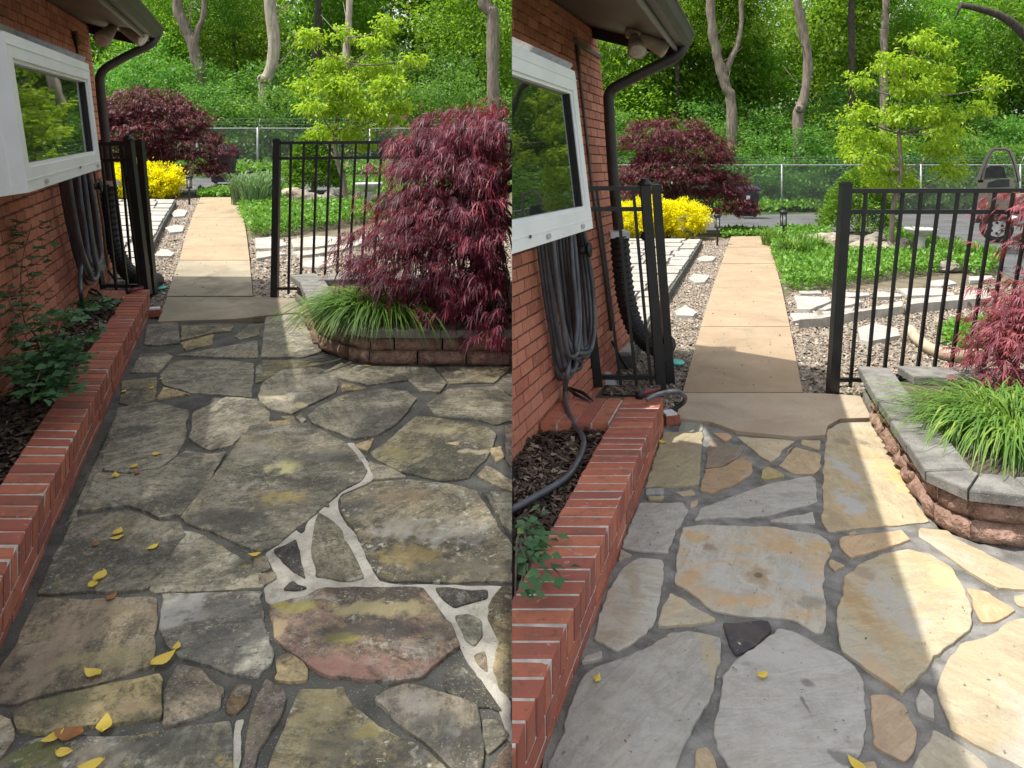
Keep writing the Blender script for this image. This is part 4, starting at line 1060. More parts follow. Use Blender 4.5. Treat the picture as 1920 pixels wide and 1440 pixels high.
# ------------------------------------------------------------------ garden windows (projecting glass boxes)
def garden_window(S, root, nb, nt, fb, ft, depth, extra, label):
    """nb, nt, fb, ft: near/far bottom/top corners of the front face"""
    n = ((fb - nb).cross(nt - nb)).normalized()
    if n.x < 0: n = -n
    def pt(s, t_, d=0.0):                                        # s along, t_ up, d out of the face
        return nb.lerp(fb, s).lerp(nt.lerp(ft, s), t_) + n * d
    Ln = (fb - nb).length; Hn = (nt - nb).length
    e = lambda w: w / Ln; g = lambda w: w / Hn
    fr = MB()
    def rect(s0, s1, t0, t1, d0, d1, mb):
        mb.hexa([pt(s0, t0, d0), pt(s1, t0, d0), pt(s1, t1, d0), pt(s0, t1, d0)], [pt(s0, t0, d1), pt(s1, t0, d1), pt(s1, t1, d1), pt(s0, t1, d1)])
    bw, tw, sw = 0.115, 0.12, 0.085
    rect(0, 1, 0, g(bw), -0.07, 0, fr); rect(0, 1, 1 - g(tw), 1, -0.07, 0, fr)
    rect(0, e(sw), g(bw), 1 - g(tw), -0.07, -0.001, fr); rect(1 - e(sw), 1, g(bw), 1 - g(tw), -0.07, -0.001, fr)
    frame = fr.build('window_frame', M['vinyl'], root, S)
    # raised lips and an inner bead that shade the glass
    tr = MB()
    rect(0, 1, 1 - g(0.058), 1 - g(0.05), 0.0, 0.004, tr); rect(0, 1, g(0.052), g(0.058), 0, 0.003, tr)
    rect(e(sw), 1 - e(sw), g(bw), g(bw + .02), -0.05, -0.012, tr); rect(e(sw), 1 - e(sw), 1 - g(tw + .018), 1 - g(tw), -0.05, -0.012, tr)
    rect(1 - e(sw + .022), 1 - e(sw), g(bw + .02), 1 - g(tw + .018), -.05, -.012, tr)
    tr.build('trim', M['vinyl'], frame, S)
    sk = MB(); rect(1 - e(sw + .036), 1 - e(sw + .022), g(bw + .02), 1 - g(tw + .018), -.05, -.018, sk)
    sk.build('gasket', M['rubber'], frame, S)
    gl = MB(); rect(e(sw), 1 - e(sw), g(bw), 1 - g(tw), -0.045, -0.038, gl)
    gl.build('pane', M['glass'], frame, S)
    for s_ in extra:
        c = pt(s_, g(0.028), 0.004); ax = (fb - nb).normalized(); up = (nt - nb).normalized()
        q = MB(); q.hexa([c - ax * .028 - up * .012, c + ax * .028 - up * .012, c + ax * .028 + up * .012, c - ax * .028 + up * .012],
                         [c - ax * .024 - up * .010 + n * .004, c + ax * .024 - up * .010 + n * .004, c + ax * .024 + up * .010 + n * .004, c - ax * .024 + up * .010 + n * .004])
        q.build('drain_cover', M['vinyl_dark'], frame, S)
    q = MB(); c = pt(0.62 if S is L else .5, g(0.05), .004)
    q.tube([c, c + n * .006], .008, 8); q.build('screw', M['brass'], frame, S)
    # the box behind: floor, sloping roof light, near and far ends
    back = -n * depth
    b = MB()
    b.hexa([nb + back, fb + back, fb - n * .071, nb - n * .071], [q_ + Vector((0, 0, .05)) for q_ in (nb + back, fb + back, fb - n * .071, nb - n * .071)])
    rise = Vector((0, 0, 0.26))
    b.hexa([nt - n * .071 - Vector((0, 0, .03)), ft - n * .071 - Vector((0, 0, .03)), ft + back + rise - Vector((0, 0, .03)), nt + back + rise - Vector((0, 0, .03))],
           [nt - n * .071, ft - n * .071, ft + back + rise, nt + back + rise])
    for p0, p1, s_ in ((nb, nt, 1), (fb, ft, -1)):
        ax = (fb - nb).normalized() * (0.04 * s_)
        b.hexa([p0 - n * .072 + Vector((0, 0, .05)), p0 + back + Vector((0, 0, .05)), p0 + back + ax + Vector((0, 0, .05)), p0 - n * .072 + ax + Vector((0, 0, .05))],
               [p1 - n * .072 - Vector((0, 0, .03)), p1 + back + rise - Vector((0, 0, .03)), p1 + back + ax + rise - Vector((0, 0, .03)), p1 - n * .072 + ax - Vector((0, 0, .03))])
    box = b.build('window_box', M['vinyl'], root, S)
    tb = MB()
    tb.bar(nt - n * .03 + rise * .1, nt + back + rise * 1.05, .05, .05); tb.bar(ft - n * .03 + rise * .1, ft + back + rise * 1.05, .05, .05)
    tb.bar(nt + back + rise, ft + back + rise, .06, .05)
    tb.build('roof_bar', M['vinyl_dark'], box, S)
    # side panel mouldings on the near end
    pn = MB()
    q0 = nb + back * .5 - (fb - nb).normalized() * .012; q1 = nt + back * .5 - (fb - nb).normalized() * .012
    pn.hexa([q0 + Vector((0, 0, .1)), q0 + back * .42 + Vector((0, 0, .1)), q0 + back * .42 + Vector((0, 0, .1)) + (fb - nb).normalized() * .012, q0 + Vector((0, 0, .1)) + (fb - nb).normalized() * .012],
            [q1 - Vector((0, 0, .05)), q1 + back * .42 - Vector((0, 0, .05)), q1 + back * .42 - Vector((0, 0, .05)) + (fb - nb).normalized() * .012, q1 - Vector((0, 0, .05)) + (fb - nb).normalized() * .012])
    pn.build('side_sash', M['vinyl'], box, S)
garden_window(L, houseL, L.p(54, 361, 3.5), L.p(7, 58, 3.5), L.p(190, 316, 5.3), L.p(166, 120, 5.3), 0.47, (0.18, 0.93), '')
# near end of the right window lies beyond the seam
fbR, ftR = R.p(1112, 428, 4.32), R.p(1078, 134, 4.32)
dW = Vector((-0.37, -1, -R.slope))
garden_window(R, houseR, fbR + dW * 2.1, ftR + dW * 2.1, fbR, ftR, 0.46, (0.62, 0.90), '')

# ------------------------------------------------------------------ flood lights under the eaves
def flood_light(S, c, k, label):
    t = thing('flood_light', c, label, 'flood light', 'twin flood lights under the eaves')
    m = MB(); m.lathe(c, [(0.055 * k, .03), (0.06 * k, 0.0), (0.05 * k, -0.03 * k)], 14); m.build('base', M['lampbody'], t, S, True)
    for d, nm in ((Vector((-.02, -.80, -.62)), 0), (Vector((.80, -.10, -.42)), 1)):
        d = d.normalized(); s0 = c + Vector((0, 0, -.02)) + Vector((d.x, d.y, 0)) * .035 * k
        h = MB()
        h.tube([s0, s0 + d * .02 * k, s0 + d * .03 * k, s0 + d * .06 * k, s0 + d * .19 * k, s0 + d * .215 * k],
               [.018 * k, .022 * k, .034 * k, .040 * k, .062 * k, .064 * k], 16)
        ho = h.build('lamp_head', M['lampbody'], t, S, True)
        ln = MB(); e = s0 + d * .2155 * k
        ln.tube([e, e + d * .006 * k, e + d * .012 * k], [.058 * k, .05 * k, .02 * k], 16); ln.build('lens', M['lens'], ho, S, True)
    return t
flood_light(L, L.p(218, 46, 7.3), 1.25, 'brown twin flood light under the eave at far left')
flood_light(R, R.p(1187, 62, 5.9), 1.15, 'beige twin flood light under the eave beside the middle downspout')

# ------------------------------------------------------------------ brick planters along the houses
def line_pt(p0, p1, y):
    t_ = (y - p0.y) / (p1.y - p0.y); return p0.lerp(p1, t_)
def planter(S, tr0, tr1, tl0, tl1, ynear, yfar, h, pitch, ret, label, bedpts, bedh):
    """tr/tl: two points each on the right and left top edges of the kerb"""
    root = thing('brick_planter', S.at(line_pt(tr0, tr1, yfar).x, yfar, 0), label, 'planter')
    d = (tr1 - tr0).normalized()
    R_ = lambda y: line_pt(tr0, tr1, y)
    L_ = lambda y: line_pt(tl0, tl1, y)
    drop = lambda q, z: Vector((q.x, q.y, S.gz(q.y) + z))
    # mortar core
    m = MB(); i = .006
    A, B, C, D = L_(ynear), R_(ynear), R_(yfar), L_(yfar)
    ins = Vector((-.006, 0, 0))
    q = [A - ins * .7, B + ins * .7, C + ins * .7, D - ins * .7]
    m.hexa([drop(x, -.03) for x in q], [drop(x, h - .0062) for x in q])
    core = m.build('mortar', M['mortar_kerb'], root, S)
    y = ynear
    hb = 0.115
    side_rows = []
    while y < yfar - .01:
        w = pitch * random.uniform(.96, 1.04); y1 = min(y + w - 0.0155, yfar)
        a, b, c, e = L_(y), R_(y), R_(y1), L_(y1)
        jx = random.uniform(-.0018, .0018); jz = random.uniform(-.0013, .0013)
        mm = MB()
        bev = .005
        def P(qq, z, dx=0): return drop(qq, z) + Vector((jx + dx, 0, jz))
        # chamfered brick on edge
        b4 = [P(a, h - hb), P(b, h - hb), P(c, h - hb), P(e, h - hb)]
        m4 = [P(a, h - bev), P(b, h - bev), P(c, h - bev), P(e, h - bev)]
        iy = Vector((0, bev, 0))
        t4 = [P(a, h, bev) + iy, P(b, h, -bev) + iy, P(c, h, -bev) - iy, P(e, h, bev) - iy]
        chip = lambda q: q + Vector((random.uniform(-.0022, .0022), random.uniform(-.0022, .0022), random.uniform(-.0018, .0008)))
        m4 = [chip(q) for q in m4]; t4 = [chip(q) for q in t4]
        if random.random() < .25: q_ = random.randrange(1, 3); t4[q_] = t4[q_] + Vector((-.006, 0, -.005)); m4[q_] = m4[q_] + Vector((-.004, 0, -.006))
        mm.add(b4 + m4 + t4, [(3, 2, 1, 0), (0, 1, 5, 4), (1, 2, 6, 5), (2, 3, 7, 6), (3, 0, 4, 7), (4, 5, 9, 8), (5, 6, 10, 9), (6, 7, 11, 10), (7, 4, 8, 11), (8, 9, 10, 11)])
        mm.build('brick', M['kerb_brick'], root, S)
        y += w
    # stretcher courses below, on the patio side
    for row, (z0, z1) in enumerate(((h - hb - .012 - .062, h - hb - .012), (h - hb - .148, h - hb - .086))):
        y = ynear + (.1 if row else 0)
        while y < yfar - .02:
            y1 = min(y + .215, yfar)
            b, c = R_(y), R_(y1 - .012)
            o_ = Vector((random.uniform(-.003, .003), 0, 0))
            mm = MB(); bk = Vector((-.08, 0, 0))
            mm.hexa([drop(b, z0) + o_ + bk, drop(b, z0) + o_, drop(c, z0) + o_, drop(c, z0) + o_ + bk], [drop(b, z1) + o_ + bk, drop(b, z1) + o_, drop(c, z1) + o_, drop(c, z1) + o_ + bk])
            mm.build('brick', M['kerb_brick'], root, S)
            y = y1
    # the return towards the house wall
    f0, f1, k0, k1 = ret                                       # front left, front right, back left, back right (top points)
    m = MB(); m.hexa([drop(q_, -.03) + Vector((0, sh, 0)) for q_, sh in ((f0, .006), (f1, .006), (k1, -.006), (k0, -.006))], [drop(q_, h - .007) + Vector((0, sh, 0)) for q_, sh in ((f0, .006), (f1, .006), (k1, -.006), (k0, -.006))])
    m.build('mortar', M['mortar_kerb'], root, S)
    nb = max(4, int((f1 - f0).length / .105))
    for i_ in range(nb):
        s0, s1 = i_ / nb, (i_ + 1) / nb - .012 / (f1 - f0).length
        z = random.uniform(-.003, .003)
        mm = MB()
        qs = [f0.lerp(f1, s0), f0.lerp(f1, s1), k0.lerp(k1, s1), k0.lerp(k1, s0)]
        mm.hexa([drop(x, h - hb) for x in qs], [drop(x, h + z) for x in qs])
        mm.build('brick', M['kerb_brick'], root, S)
    # bed of earth and bark inside
    pl = ccw([(p.x, p.y) for p in bedpts])
    m = MB(); m.prism([S.at(x, y_, -.02) for x, y_ in pl], [S.at(x, y_, bedh(x, y_)) for x, y_ in pl])
    bo = m.build('bed_soil', M['soil'], root, S)
    mulch(S, (pl, lambda x, y_: S.gz(y_) + bedh(x, y_) + .004), 9000, .05)
    return root

def ext(p0, p1, y): return line_pt(p0, p1, y)
hK = 0.225
trL0, trL1 = L.g(60, 972, hK), L.g(281, 542, hK)
tlL0, tlL1 = L.g(0, 907, hK), L.g(232, 557, hK)
yfL = 6.56
rfL = [L.g(134, 566, hK), L.g(228, 566, hK), L.g(140, 541, hK), L.g(240, 541, hK)]
wl = lambda y: Vector((-4.12 - .36 * (y - 7.85), y, 0))
planter(L, trL0, trL1, tlL0, tlL1, 2.0, yfL, hK, 0.0875, (wl(6.2) + Vector((.02, 0, 0)), ext(tlL0, tlL1, 6.2) + Vector((-.004, 0, 0)), wl(6.5) + Vector((.02, 0, 0)), ext(tlL0, tlL1, 6.5) + Vector((-.004, 0, 0))),
        'long red brick planter kerb along the left-hand house, rose growing in it',
        [ext(tlL0, tlL1, 2.0), ext(tlL0, tlL1, 6.2), wl(6.2), wl(2.0)], lambda x, y: 0.15 + .012 * (y - 2))
trR0, trR1 = R.g(1069, 1157, hK), R.g(1241, 752, hK)
tlR0, tlR1 = R.g(992, 1065, hK), R.g(1140, 800, hK)
wr = lambda y: Vector((1.09 + .37 * (y - 6.8), y, 0))
planter(R, trR0, trR1, tlR0, tlR1, 1.75, 4.78, hK, 0.083, (wr(4.30) + Vector((.0, 0, 0)), ext(tlR0, tlR1, 4.30) + Vector((-.004, 0, 0)), wr(4.74) + Vector((.0, 0, 0)), ext(tlR0, tlR1, 4.74) + Vector((-.004, 0, 0))),
        'long red brick planter kerb right of the seam, grey hose lying in it',
        [ext(tlR0, tlR1, 1.75), ext(tlR0, tlR1, 4.30), wr(4.30), wr(1.75)], lambda x, y: 0.09 + .027 * (y - 1.75))

# ------------------------------------------------------------------ retaining walls
def offset_poly(pl, d):
    out = []
    for i in range(len(pl)):
        a = Vector(pl[max(i - 1, 0)]); b = Vector(pl[i]); c = Vector(pl[min(i + 1, len(pl) - 1)])
        e1 = (b - a).normalized() if (b - a).length > 1e-6 else None
        e2 = (c - b).normalized() if (c - b).length > 1e-6 else None
        ns = [Vector((e.y, -e.x)) for e in (e1, e2) if e is not None]
        nn = sum(ns, Vector((0, 0))); nn = nn.normalized()
        k = 1 / max(.5, nn.dot(ns[0]))
        out.append(b + nn * d * k)
    return out
def rough_block(S, p0, p1, nrm, z0, z1, depth, bulge, mat, root):
    nx, nz = 7, 4
    V, Fc = [], []
    seed = Vector((random.uniform(0, 90), random.uniform(0, 90), 0))
    for j in range(nz + 1):
        for i in range(nx + 1):
            s, t_ = i / nx, j / nz
            q = p0.lerp(p1, s)
            ed = min(s, 1 - s) * 2 * (p1 - p0).length / .12; et = min(t_, 1 - t_) * 2.4
            k = min(1, ed) * min(1, et)
            nz_ = mnoise.noise(Vector((s * 2.6, t_ * 1.8, 0)) + seed) * .9 + mnoise.noise(Vector((s * 7, t_ * 5, 3)) + seed) * .5
            b = bulge * (k * (0.75 + nz_ * 1.35)) - (1 - min(1, ed * 1.3)) * .010
            w = q + nrm * b
            V.append(S.at(w.x, w.y, z0 + (z1 - z0) * t_))
    n1 = len(V)
    for j in range(nz):
        for i in range(nx):
            a = j * (nx + 1) + i; Fc.append((a, a + 1, a + nx + 2, a + nx + 1))
    bk = [p0 - nrm * depth, p1 - nrm * depth]
    V += [S.at(bk[0].x, bk[0].y, z0), S.at(bk[1].x, bk[1].y, z0), S.at(bk[1].x, bk[1].y, z1), S.at(bk[0].x, bk[0].y, z1)]
    top = [nz * (nx + 1) + i for i in range(nx + 1)]
    bot = [i for i in range(nx + 1)]
    Fc.append(tuple(top) + (n1 + 2, n1 + 3)); Fc.append(tuple(bot[::-1]) + (n1, n1 + 1))
    Fc.append(tuple([j * (nx + 1) for j in range(nz, -1, -1)]) + (n1, n1 + 3)); Fc.append(tuple([j * (nx + 1) + nx for j in range(nz + 1)]) + (n1 + 2, n1 + 1))
    Fc.append((n1 + 3, n1 + 2, n1 + 1, n1))
    m = MB(); m.add(V, Fc)
    o = m.build('wall_block', mat, root, S, smooth=True)
    return o
def retaining(S, pl, extra_cap, label, soil, h=0.25, greyfirst=1):
    root = thing('retaining_wall', S.at(pl[2][0], pl[2][1], 0), label, 'retaining wall')
    pl = [Vector(p) for p in pl]
    ch = (h - .06) / 2
    for row in range(2):
        z0, z1 = row * ch, (row + 1) * ch - .004
        offs = offset_poly(pl, -.02 * row)
        for i in range(len(offs) - 1):
            a, b = offs[i], offs[i + 1]
            e = (b - a); n_ = max(1, round(e.length / (.34 if i != 2 else .3)))
            nrm = Vector((e.y, -e.x)).normalized()
            cuts = [k / n_ for k in range(n_ + 1)]
            if row and n_ > 1: cuts = [0] + [(k + .5) / n_ for k in range(n_)] + [1]
            for s0, s1 in zip(cuts[:-1], cuts[1:]):
                g_ = .005 / max(e.length, .01)
                rough_block(S, a.lerp(b, s0 + g_), a.lerp(b, s1 - g_), nrm, z0, z1, .16, .04 if i >= greyfirst else .008, M['block_grey'] if i < greyfirst else M['block'], root)
    def caps(line, w_out, w_in, z0, z1, first):
        oo, ii = offset_poly(line, w_out), offset_poly(line, -w_in)
        for i in range(len(line) - 1):
            e = (line[i + 1] - line[i]).length
            n_ = max(1, round(e / .42))
            for k in range(n_):
                s0, s1 = k / n_ + .004 / e, (k + 1) / n_ - .004 / e
                q = [oo[i].lerp(oo[i + 1], s0), oo[i].lerp(oo[i + 1], s1), ii[i].lerp(ii[i + 1], s1), ii[i].lerp(ii[i + 1], s0)]
                q = [x + Vector((random.uniform(-.005, .005), random.uniform(-.005, .005))) for x in q]
                jz = random.uniform(-.004, .004)
                c = sum(q, Vector((0, 0))) / 4
                b4 = [S.at(x.x, x.y, z0) for x in q]; m4 = [S.at(x.x, x.y, z1 - .008 + jz) for x in q]
                t4 = [S.at((c + (x - c) * .965).x, (c + (x - c) * .965).y, z1 + jz) for x in q]
                m = MB(); m.add(b4 + m4 + t4, [(3, 2, 1, 0)] + [(i_, (i_ + 1) % 4, 4 + (i_ + 1) % 4, 4 + i_) for i_ in range(4)] + [(4 + i_, 4 + (i_ + 1) % 4, 8 + (i_ + 1) % 4, 8 + i_) for i_ in range(4)] + [(8, 9, 10, 11)])
                m.build('cap_stone', M['cap'], root, S)
    caps(pl, .03, .19, h - .052, h, 0)
    if extra_cap:
        caps([Vector(p) for p in extra_cap], .03, .24, h - .045, h + .012, 0)
    sp = ccw([(p[0], p[1]) for p in soil])
    m = MB(); m.prism([S.at(x, y, -.02) for x, y in sp], [S.at(x, y, h - .05) for x, y in sp])
    m.build('bed_soil', M['soil'], root, S)
    return root
plL = [(-2.06, 7.05), (-1.86, 6.68), (-1.47, 5.62), (-1.17, 5.30), (-1.0, 5.21), (0.02, 5.185)]
retaining(L, plL, [(-.02, 7.03), (-.9, 7.03), (-1.76, 7.03)], 'low retaining wall of reddish blocks with grey caps under the big left-hand maple',
          [(-1.85, 6.95), (-1.65, 6.6), (-1.28, 5.7), (-1.05, 5.42), (0, 5.36), (0, 7.0)])
plR = [(2.54, 5.42), (2.40, 4.98), (2.00, 3.56), (2.07, 3.38), (2.32, 3.31), (4.3, 3.26)]
retaining(R, plR, [(4.3, 5.2), (3.5, 5.28), (2.78, 5.36)], 'low retaining wall of reddish blocks with grey caps at the right-hand edge',
          [(2.7, 5.2), (2.55, 4.95), (2.2, 3.65), (2.4, 3.5), (4.2, 3.45), (4.2, 5.15)])

# ------------------------------------------------------------------ black metal fences and gates
def fence_panel(S, Z, post, rails, pick_top, pick_bot, n, ytop, ybot, x_end, pw, label, low, extra=None):
    root = thing('metal_fence', S.p(post[1][0], post[1][1], Z), label, 'fence')
    m = MB(); a, b = S.p(*post[0], Z), S.p(*post[1], Z); m.bar(b, a, pw, pw); m.build('post', M['metal'], root, S)
    m = MB(); d = (a - b).normalized(); m.bar(a, a + d * .012, pw * 1.16, pw * 1.16); m.bar(a + d * .012, a + d * .022, pw * .7, pw * .7); m.build('post_cap', M['metal'], root, S)
    for y0, y1, x0, x1, w in rails:
        m = MB(); m.bar(S.p(x0, y0, Z), S.p(x1, y1, Z), w, w * 1.1); m.build('rail', M['metal'], root, S)
    for k in range(n):
        xt = pick_top[0] + pick_top[1] * k; xb = pick_bot[0] + pick_bot[1] * k
        m = MB(); m.bar(S.p(xb, ybot, Z), S.p(xt, ytop, Z), .021, .021); m.build('picket', M['metal'], root, S)
    return root
fence_panel(L, 7.15, ((519.5, 264), (515, 561)), [(268, 265, 522, 1010, .029), (297, 293, 522, 1010, .027), (541, 541, 518, 1010, .024)],
            (546, 24.3), (541, 22.4), 18, 268, 551, 1010, .064, 'black metal fence panel with pickets right of the left-hand path', 541)
fence_panel(R, 5.56, ((1586, 346), (1560, 742)), [(358, 357, 1590, 2010, .034), (397, 397, 1588, 2010, .031), (712, 712, 1566, 2010, .027)],
            (1624, 34.6), (1594, 30.6), 13, 358, 726, 2010, .071, 'black metal fence panel with pickets right of the right-hand path', 712)

def gate(S, Zp, near, far, Zf, wallpost, rails, picks, label, leafpx):
    root = thing('metal_gate', S.p(near[1][0], near[1][1], Zp), label, 'gate')
    m = MB(); m.bar(S.p(*near[1], Zp), S.p(*near[0], Zp), .068, .068); m.build('post', M['metal'], root, S)
    m = MB(); t_ = S.p(*near[0], Zp); m.lathe(t_, [(.055, -.004), (.055, .012), (.03, .028), (.03, .04), (.018, .045)], 12); m.build('post_cap', M['metal'], root, S, True)
    m = MB(); m.bar(S.p(*far[1], Zf), S.p(*far[0], Zf), .062, .062); m.build('stile', M['metal'], root, S)
    if wallpost:
        m = MB(); m.bar(S.p(*wallpost[1], Zp), S.p(*wallpost[0], Zp), .06, .06); m.build('wall_post', M['metal'], root, S)
    for (x0, x1, y0, y1) in rails:
        m = MB(); m.bar(S.p(x0, y0, Zp), S.p(x1, y1, Zp), .031, .033); m.build('rail', M['metal'], root, S)
    for (xt, yt, xb, yb) in picks:
        m = MB(); m.bar(S.p(xb, yb, Zp), S.p(xt, yt, Zp), .021, .021); m.build('picket', M['metal'], root, S)
    # the open leaf stands behind, folded away from the viewer
    a0, a1 = S.p(*far[0], Zf), S.p(*far[1], Zf)
    lf = Vector((leafpx, .92, S.slope * .92))
    for f_ in (.02, .10, .93):
        p0 = a0.lerp(a1, f_); m = MB(); m.bar(p0, p0 + lf, .034, .034, up=(0, 0, 1)); m.build('rail', M['metal'], root, S)
    for k in range(1, 8):
        m = MB(); o_ = lf * (k / 8); m.bar(a1.lerp(a0, .04) + o_, a0.lerp(a1, .01) + o_, .019 if k < 8 else .06, .019 if k < 8 else .06); m.build('picket', M['metal'], root, S)
    m = MB(); m.bar(a1 + lf, a0 + lf, .05, .05); m.build('stile', M['metal'], root, S)
    # latch block and hinge
    q = S.p(near[0][0] * .75 + near[1][0] * .25 - 2, near[0][1] * .75 + near[1][1] * .25, Zp)
    m = MB(); m.tube([q + Vector((-.05, -.0, -.02)), q + Vector((-.035, 0, 0)), q + Vector((.03, 0, .0))], [.012, .035, .035], 10); m.build('latch', M['rubber'], root, S, True)
    q = S.p(far[1][0] * .85 + far[0][0] * .15 - 8, far[1][1] * .85 + far[0][1] * .15, Zf - .1)
    m = MB(); m.box(q, .03, .05, .12); m.build('hinge', M['metal'], root, S)
    return root
gate(L, 6.85, ((241, 262), (276, 552)), ((262, 262), (288, 553)), 7.25, ((150, 330), (190, 543)),
     [(170, 241, 270, 270), (178, 246, 300, 300), (192, 274, 536, 536)],
     [(228, 270, 263, 545), (206, 270, 240, 545), (188, 270, 219, 545)], 'black metal gate standing open beside the brick house at far left', -1.27)
gate(R, 5.5, ((1209, 346), (1240, 734)), ((1230, 346), (1257, 718)), 5.87, ((1078, 350), (1122, 724)),
     [(1098, 1210, 353, 353), (1106, 1216, 392, 392), (1122, 1238, 707, 707)],
     [(1118, 353, 1164, 722), (1155, 353, 1193, 722), (1187, 353, 1221, 722)], 'black metal gate standing open beside the brick house right of the seam', .18)

# corrugated drain pipes below the downspouts
def corrugated(S, pts, r, label):
    p = smooth_path(pts, 22); m = MB(); V = []
    rs = [r * (1.0 + (.07 if (i % 4) < 2 else -.05)) for i in range(len(p))]
    t = thing('drain_pipe', p[-1], label, 'drain pipe', 'corrugated drain pipes below the downspouts')
    m.tube(p, rs, 14); m.build('corrugated_hose', M['rubber'], t, S)
    m = MB(); c = p[0]; m.box(c + Vector((0, 0, .012)), .155, .13, .05); m.build('adapter', M['sticker'], t, S)
    return t
corrugated(L, [L.p(204, 346, 7.4), L.p(208, 400, 7.4), L.p(216, 460, 7.38), L.p(232, 500, 7.35), L.p(256, 522, 7.3), L.p(276, 528, 7.3), L.p(292, 526, 7.6)], .075, 'black corrugated drain pipe below the downspout at far left')
corrugated(R, [R.p(1161, 442, 6.05), R.p(1166, 500, 6.05), R.p(1174, 560, 6.02), R.p(1190, 612, 5.98), R.p(1212, 640, 5.95), R.p(1232, 650, 5.95), R.p(1250, 645, 6.2)], .075, 'black corrugated drain pipe below the downspout right of the seam')
def cable(S, pxs, label):
    m = MB(); m.tube(smooth_path([on_wall(a, b, S, .03 + .02 * i) for i, (a, b) in enumerate(pxs)], 5), .011, 7)
    tag(m.build('cable', M['rubber'], None, S, True), label, 'cable')
cable(L, [(203, 508), (212, 520), (218, 532), (224, 541)], 'black cable hanging from the wall conduit at far left')
cable(R, [(1148, 640), (1160, 665), (1172, 685), (1182, 700)], 'black cable hanging from the wall conduit right of the seam')

# ------------------------------------------------------------------ garden hoses
def hose_hang(S, loops, tail, nozzle, r, label, reel):
    c0 = on_wall(*reel, S, .05)
    root = thing('hose_holder', c0, 'black hose holder on the brick wall under the window, ' + S.word, 'hose holder', None)
    m = MB(); m.tube([c0 - nL * 0 + Vector((0, 0, 0)), c0 + (nL if S is L else nR) * .12], .03, 12); m.build('hub', M['rubber'], root, S, True)
    m = MB(); e_ = c0 + (nL if S is L else nR) * .12; m.tube([e_, e_ + (nL if S is L else nR) * .015], .05, 16); m.build('flange', M['rubber'], root, S, True)
    hr = thing('garden_hose', c0, label, 'hose')
    for (xl, xr, yt, xb, yb, off, bl) in loops:
        pts = [on_wall((xl + xr) / 2, yt - 10, S, off), on_wall(xl, yt, S, off), on_wall(xl + (xb - xl) * .18, yt + (yb - yt) * .35, S, off), on_wall(xl + (xb - xl) * .50, yt + (yb - yt) * .72, S, off),
               on_wall(xb - bl, yb - 10, S, off), on_wall(xb, yb, S, off), on_wall(xb + bl, yb - 12, S, off),
               on_wall(xr + (xb - xr) * .45 + bl * 1.5, yt + (yb - yt) * .72, S, off), on_wall(xr + (xb - xr) * .18 + bl, yt + (yb - yt) * .35, S, off), on_wall(xr, yt, S, off), on_wall((xl + xr) / 2, yt - 10, S, off)]
        m = MB(); m.tube(smooth_path(pts, 6), r, 9, cap=False); m.build('coil', M['hose'], hr, S, True)
    m = MB(); m.tube(smooth_path(tail, 8), r, 10); m.build('tail', M['hose'], hr, S, True)
    return hr
lpL = []
for i in range(9):
    xl = 112 + i * 4.2; lpL.append((xl, xl + 30 - i * 1.4 + random.uniform(-3, 3), 312 - i * .7, 168 + i * 2.0 + random.uniform(-6, 8), 536 - random.uniform(0, 26) - i * 2.6, .05 + .028 * (i % 5), 8 + random.uniform(-2, 4)))
hB = .215
tailL = [on_wall(152, 490, L, .10), on_wall(150, 530, L, .11), on_wall(152, 552, L, .12), L.g(157, 572, .27), L.g(170, 592, .22), L.g(186, 601, .21), L.g(187, 612, .20), L.g(168, 624, .20), L.g(140, 633, .2), L.g(110, 645, .2), L.g(70, 665, .19)]
hose_hang(L, lpL, tailL, None, .0165, 'coiled grey garden hose hanging under the left-hand window, tail in the planter', (158, 352))
lpR = []
for i in range(10):
    xl = 1010 + i * 6.6; lpR.append((xl, xl + 44 - i * 2.6 + random.uniform(-4, 4), 436 - i * 2.2, 1066 + i * 3.2 + random.uniform(-8, 10), 712 - random.uniform(0, 40) - i * 3.5, .05 + .026 * (i % 5), 10 + random.uniform(-2, 5)))
tailR = [on_wall(1070, 640, R, .10), on_wall(1064, 700, R, .12), R.g(1059, 735, .27), R.g(1063, 765, 0.235), R.g(1076, 795, 0.215), R.g(1092, 818, 0.205), R.g(1094, 838, 0.200), R.g(1082, 868, 0.195), R.g(1060, 897, 0.190), R.g(1010, 928, 0.185), R.g(958, 956, 0.185), R.g(930, 970, 0.185)]
hose_hang(R, lpR, tailR, None, .0155, 'coiled grey garden hose hanging under the window right of the seam, tail in the mulch', (1072, 470))

def nozzle(S, a, b, label, hosepts=None):
    t = thing('hose_nozzle', a, label, 'hose nozzle', 'spray nozzles on the planter kerbs')
    d = (b - a); z = Vector((0, 0, 1))
    m = MB(); m.tube([a + z * .02, a + d * .18 + z * .022], [.026, .026], 12); m.build('spray_head', M['rubber'], t, S, True)
    m = MB(); m.tube([a + d * .19 + z * .022, a + d * .55 + z * .025, a + d + z * .027], [.017, .016, .014], 10); m.build('handle', M['redplastic'], t, S, True)
    m = MB(); m.tube([a + d * .55 + z * .03, a + d * .85 + z * .045, a + d * 1.05 + z * .035], [.009, .008, .008], 8); m.build('trigger', M['rubber'], t, S, True)
    if hosepts:
        m = MB(); m.tube(smooth_path(hosepts, 8), .0155, 10); m.build('hose_end', M['hose'], t, S, True)
    return t
nozzle(L, L.g(237, 551, hK), L.g(268, 546, hK), 'black spray nozzle lying on the left-hand brick kerb')
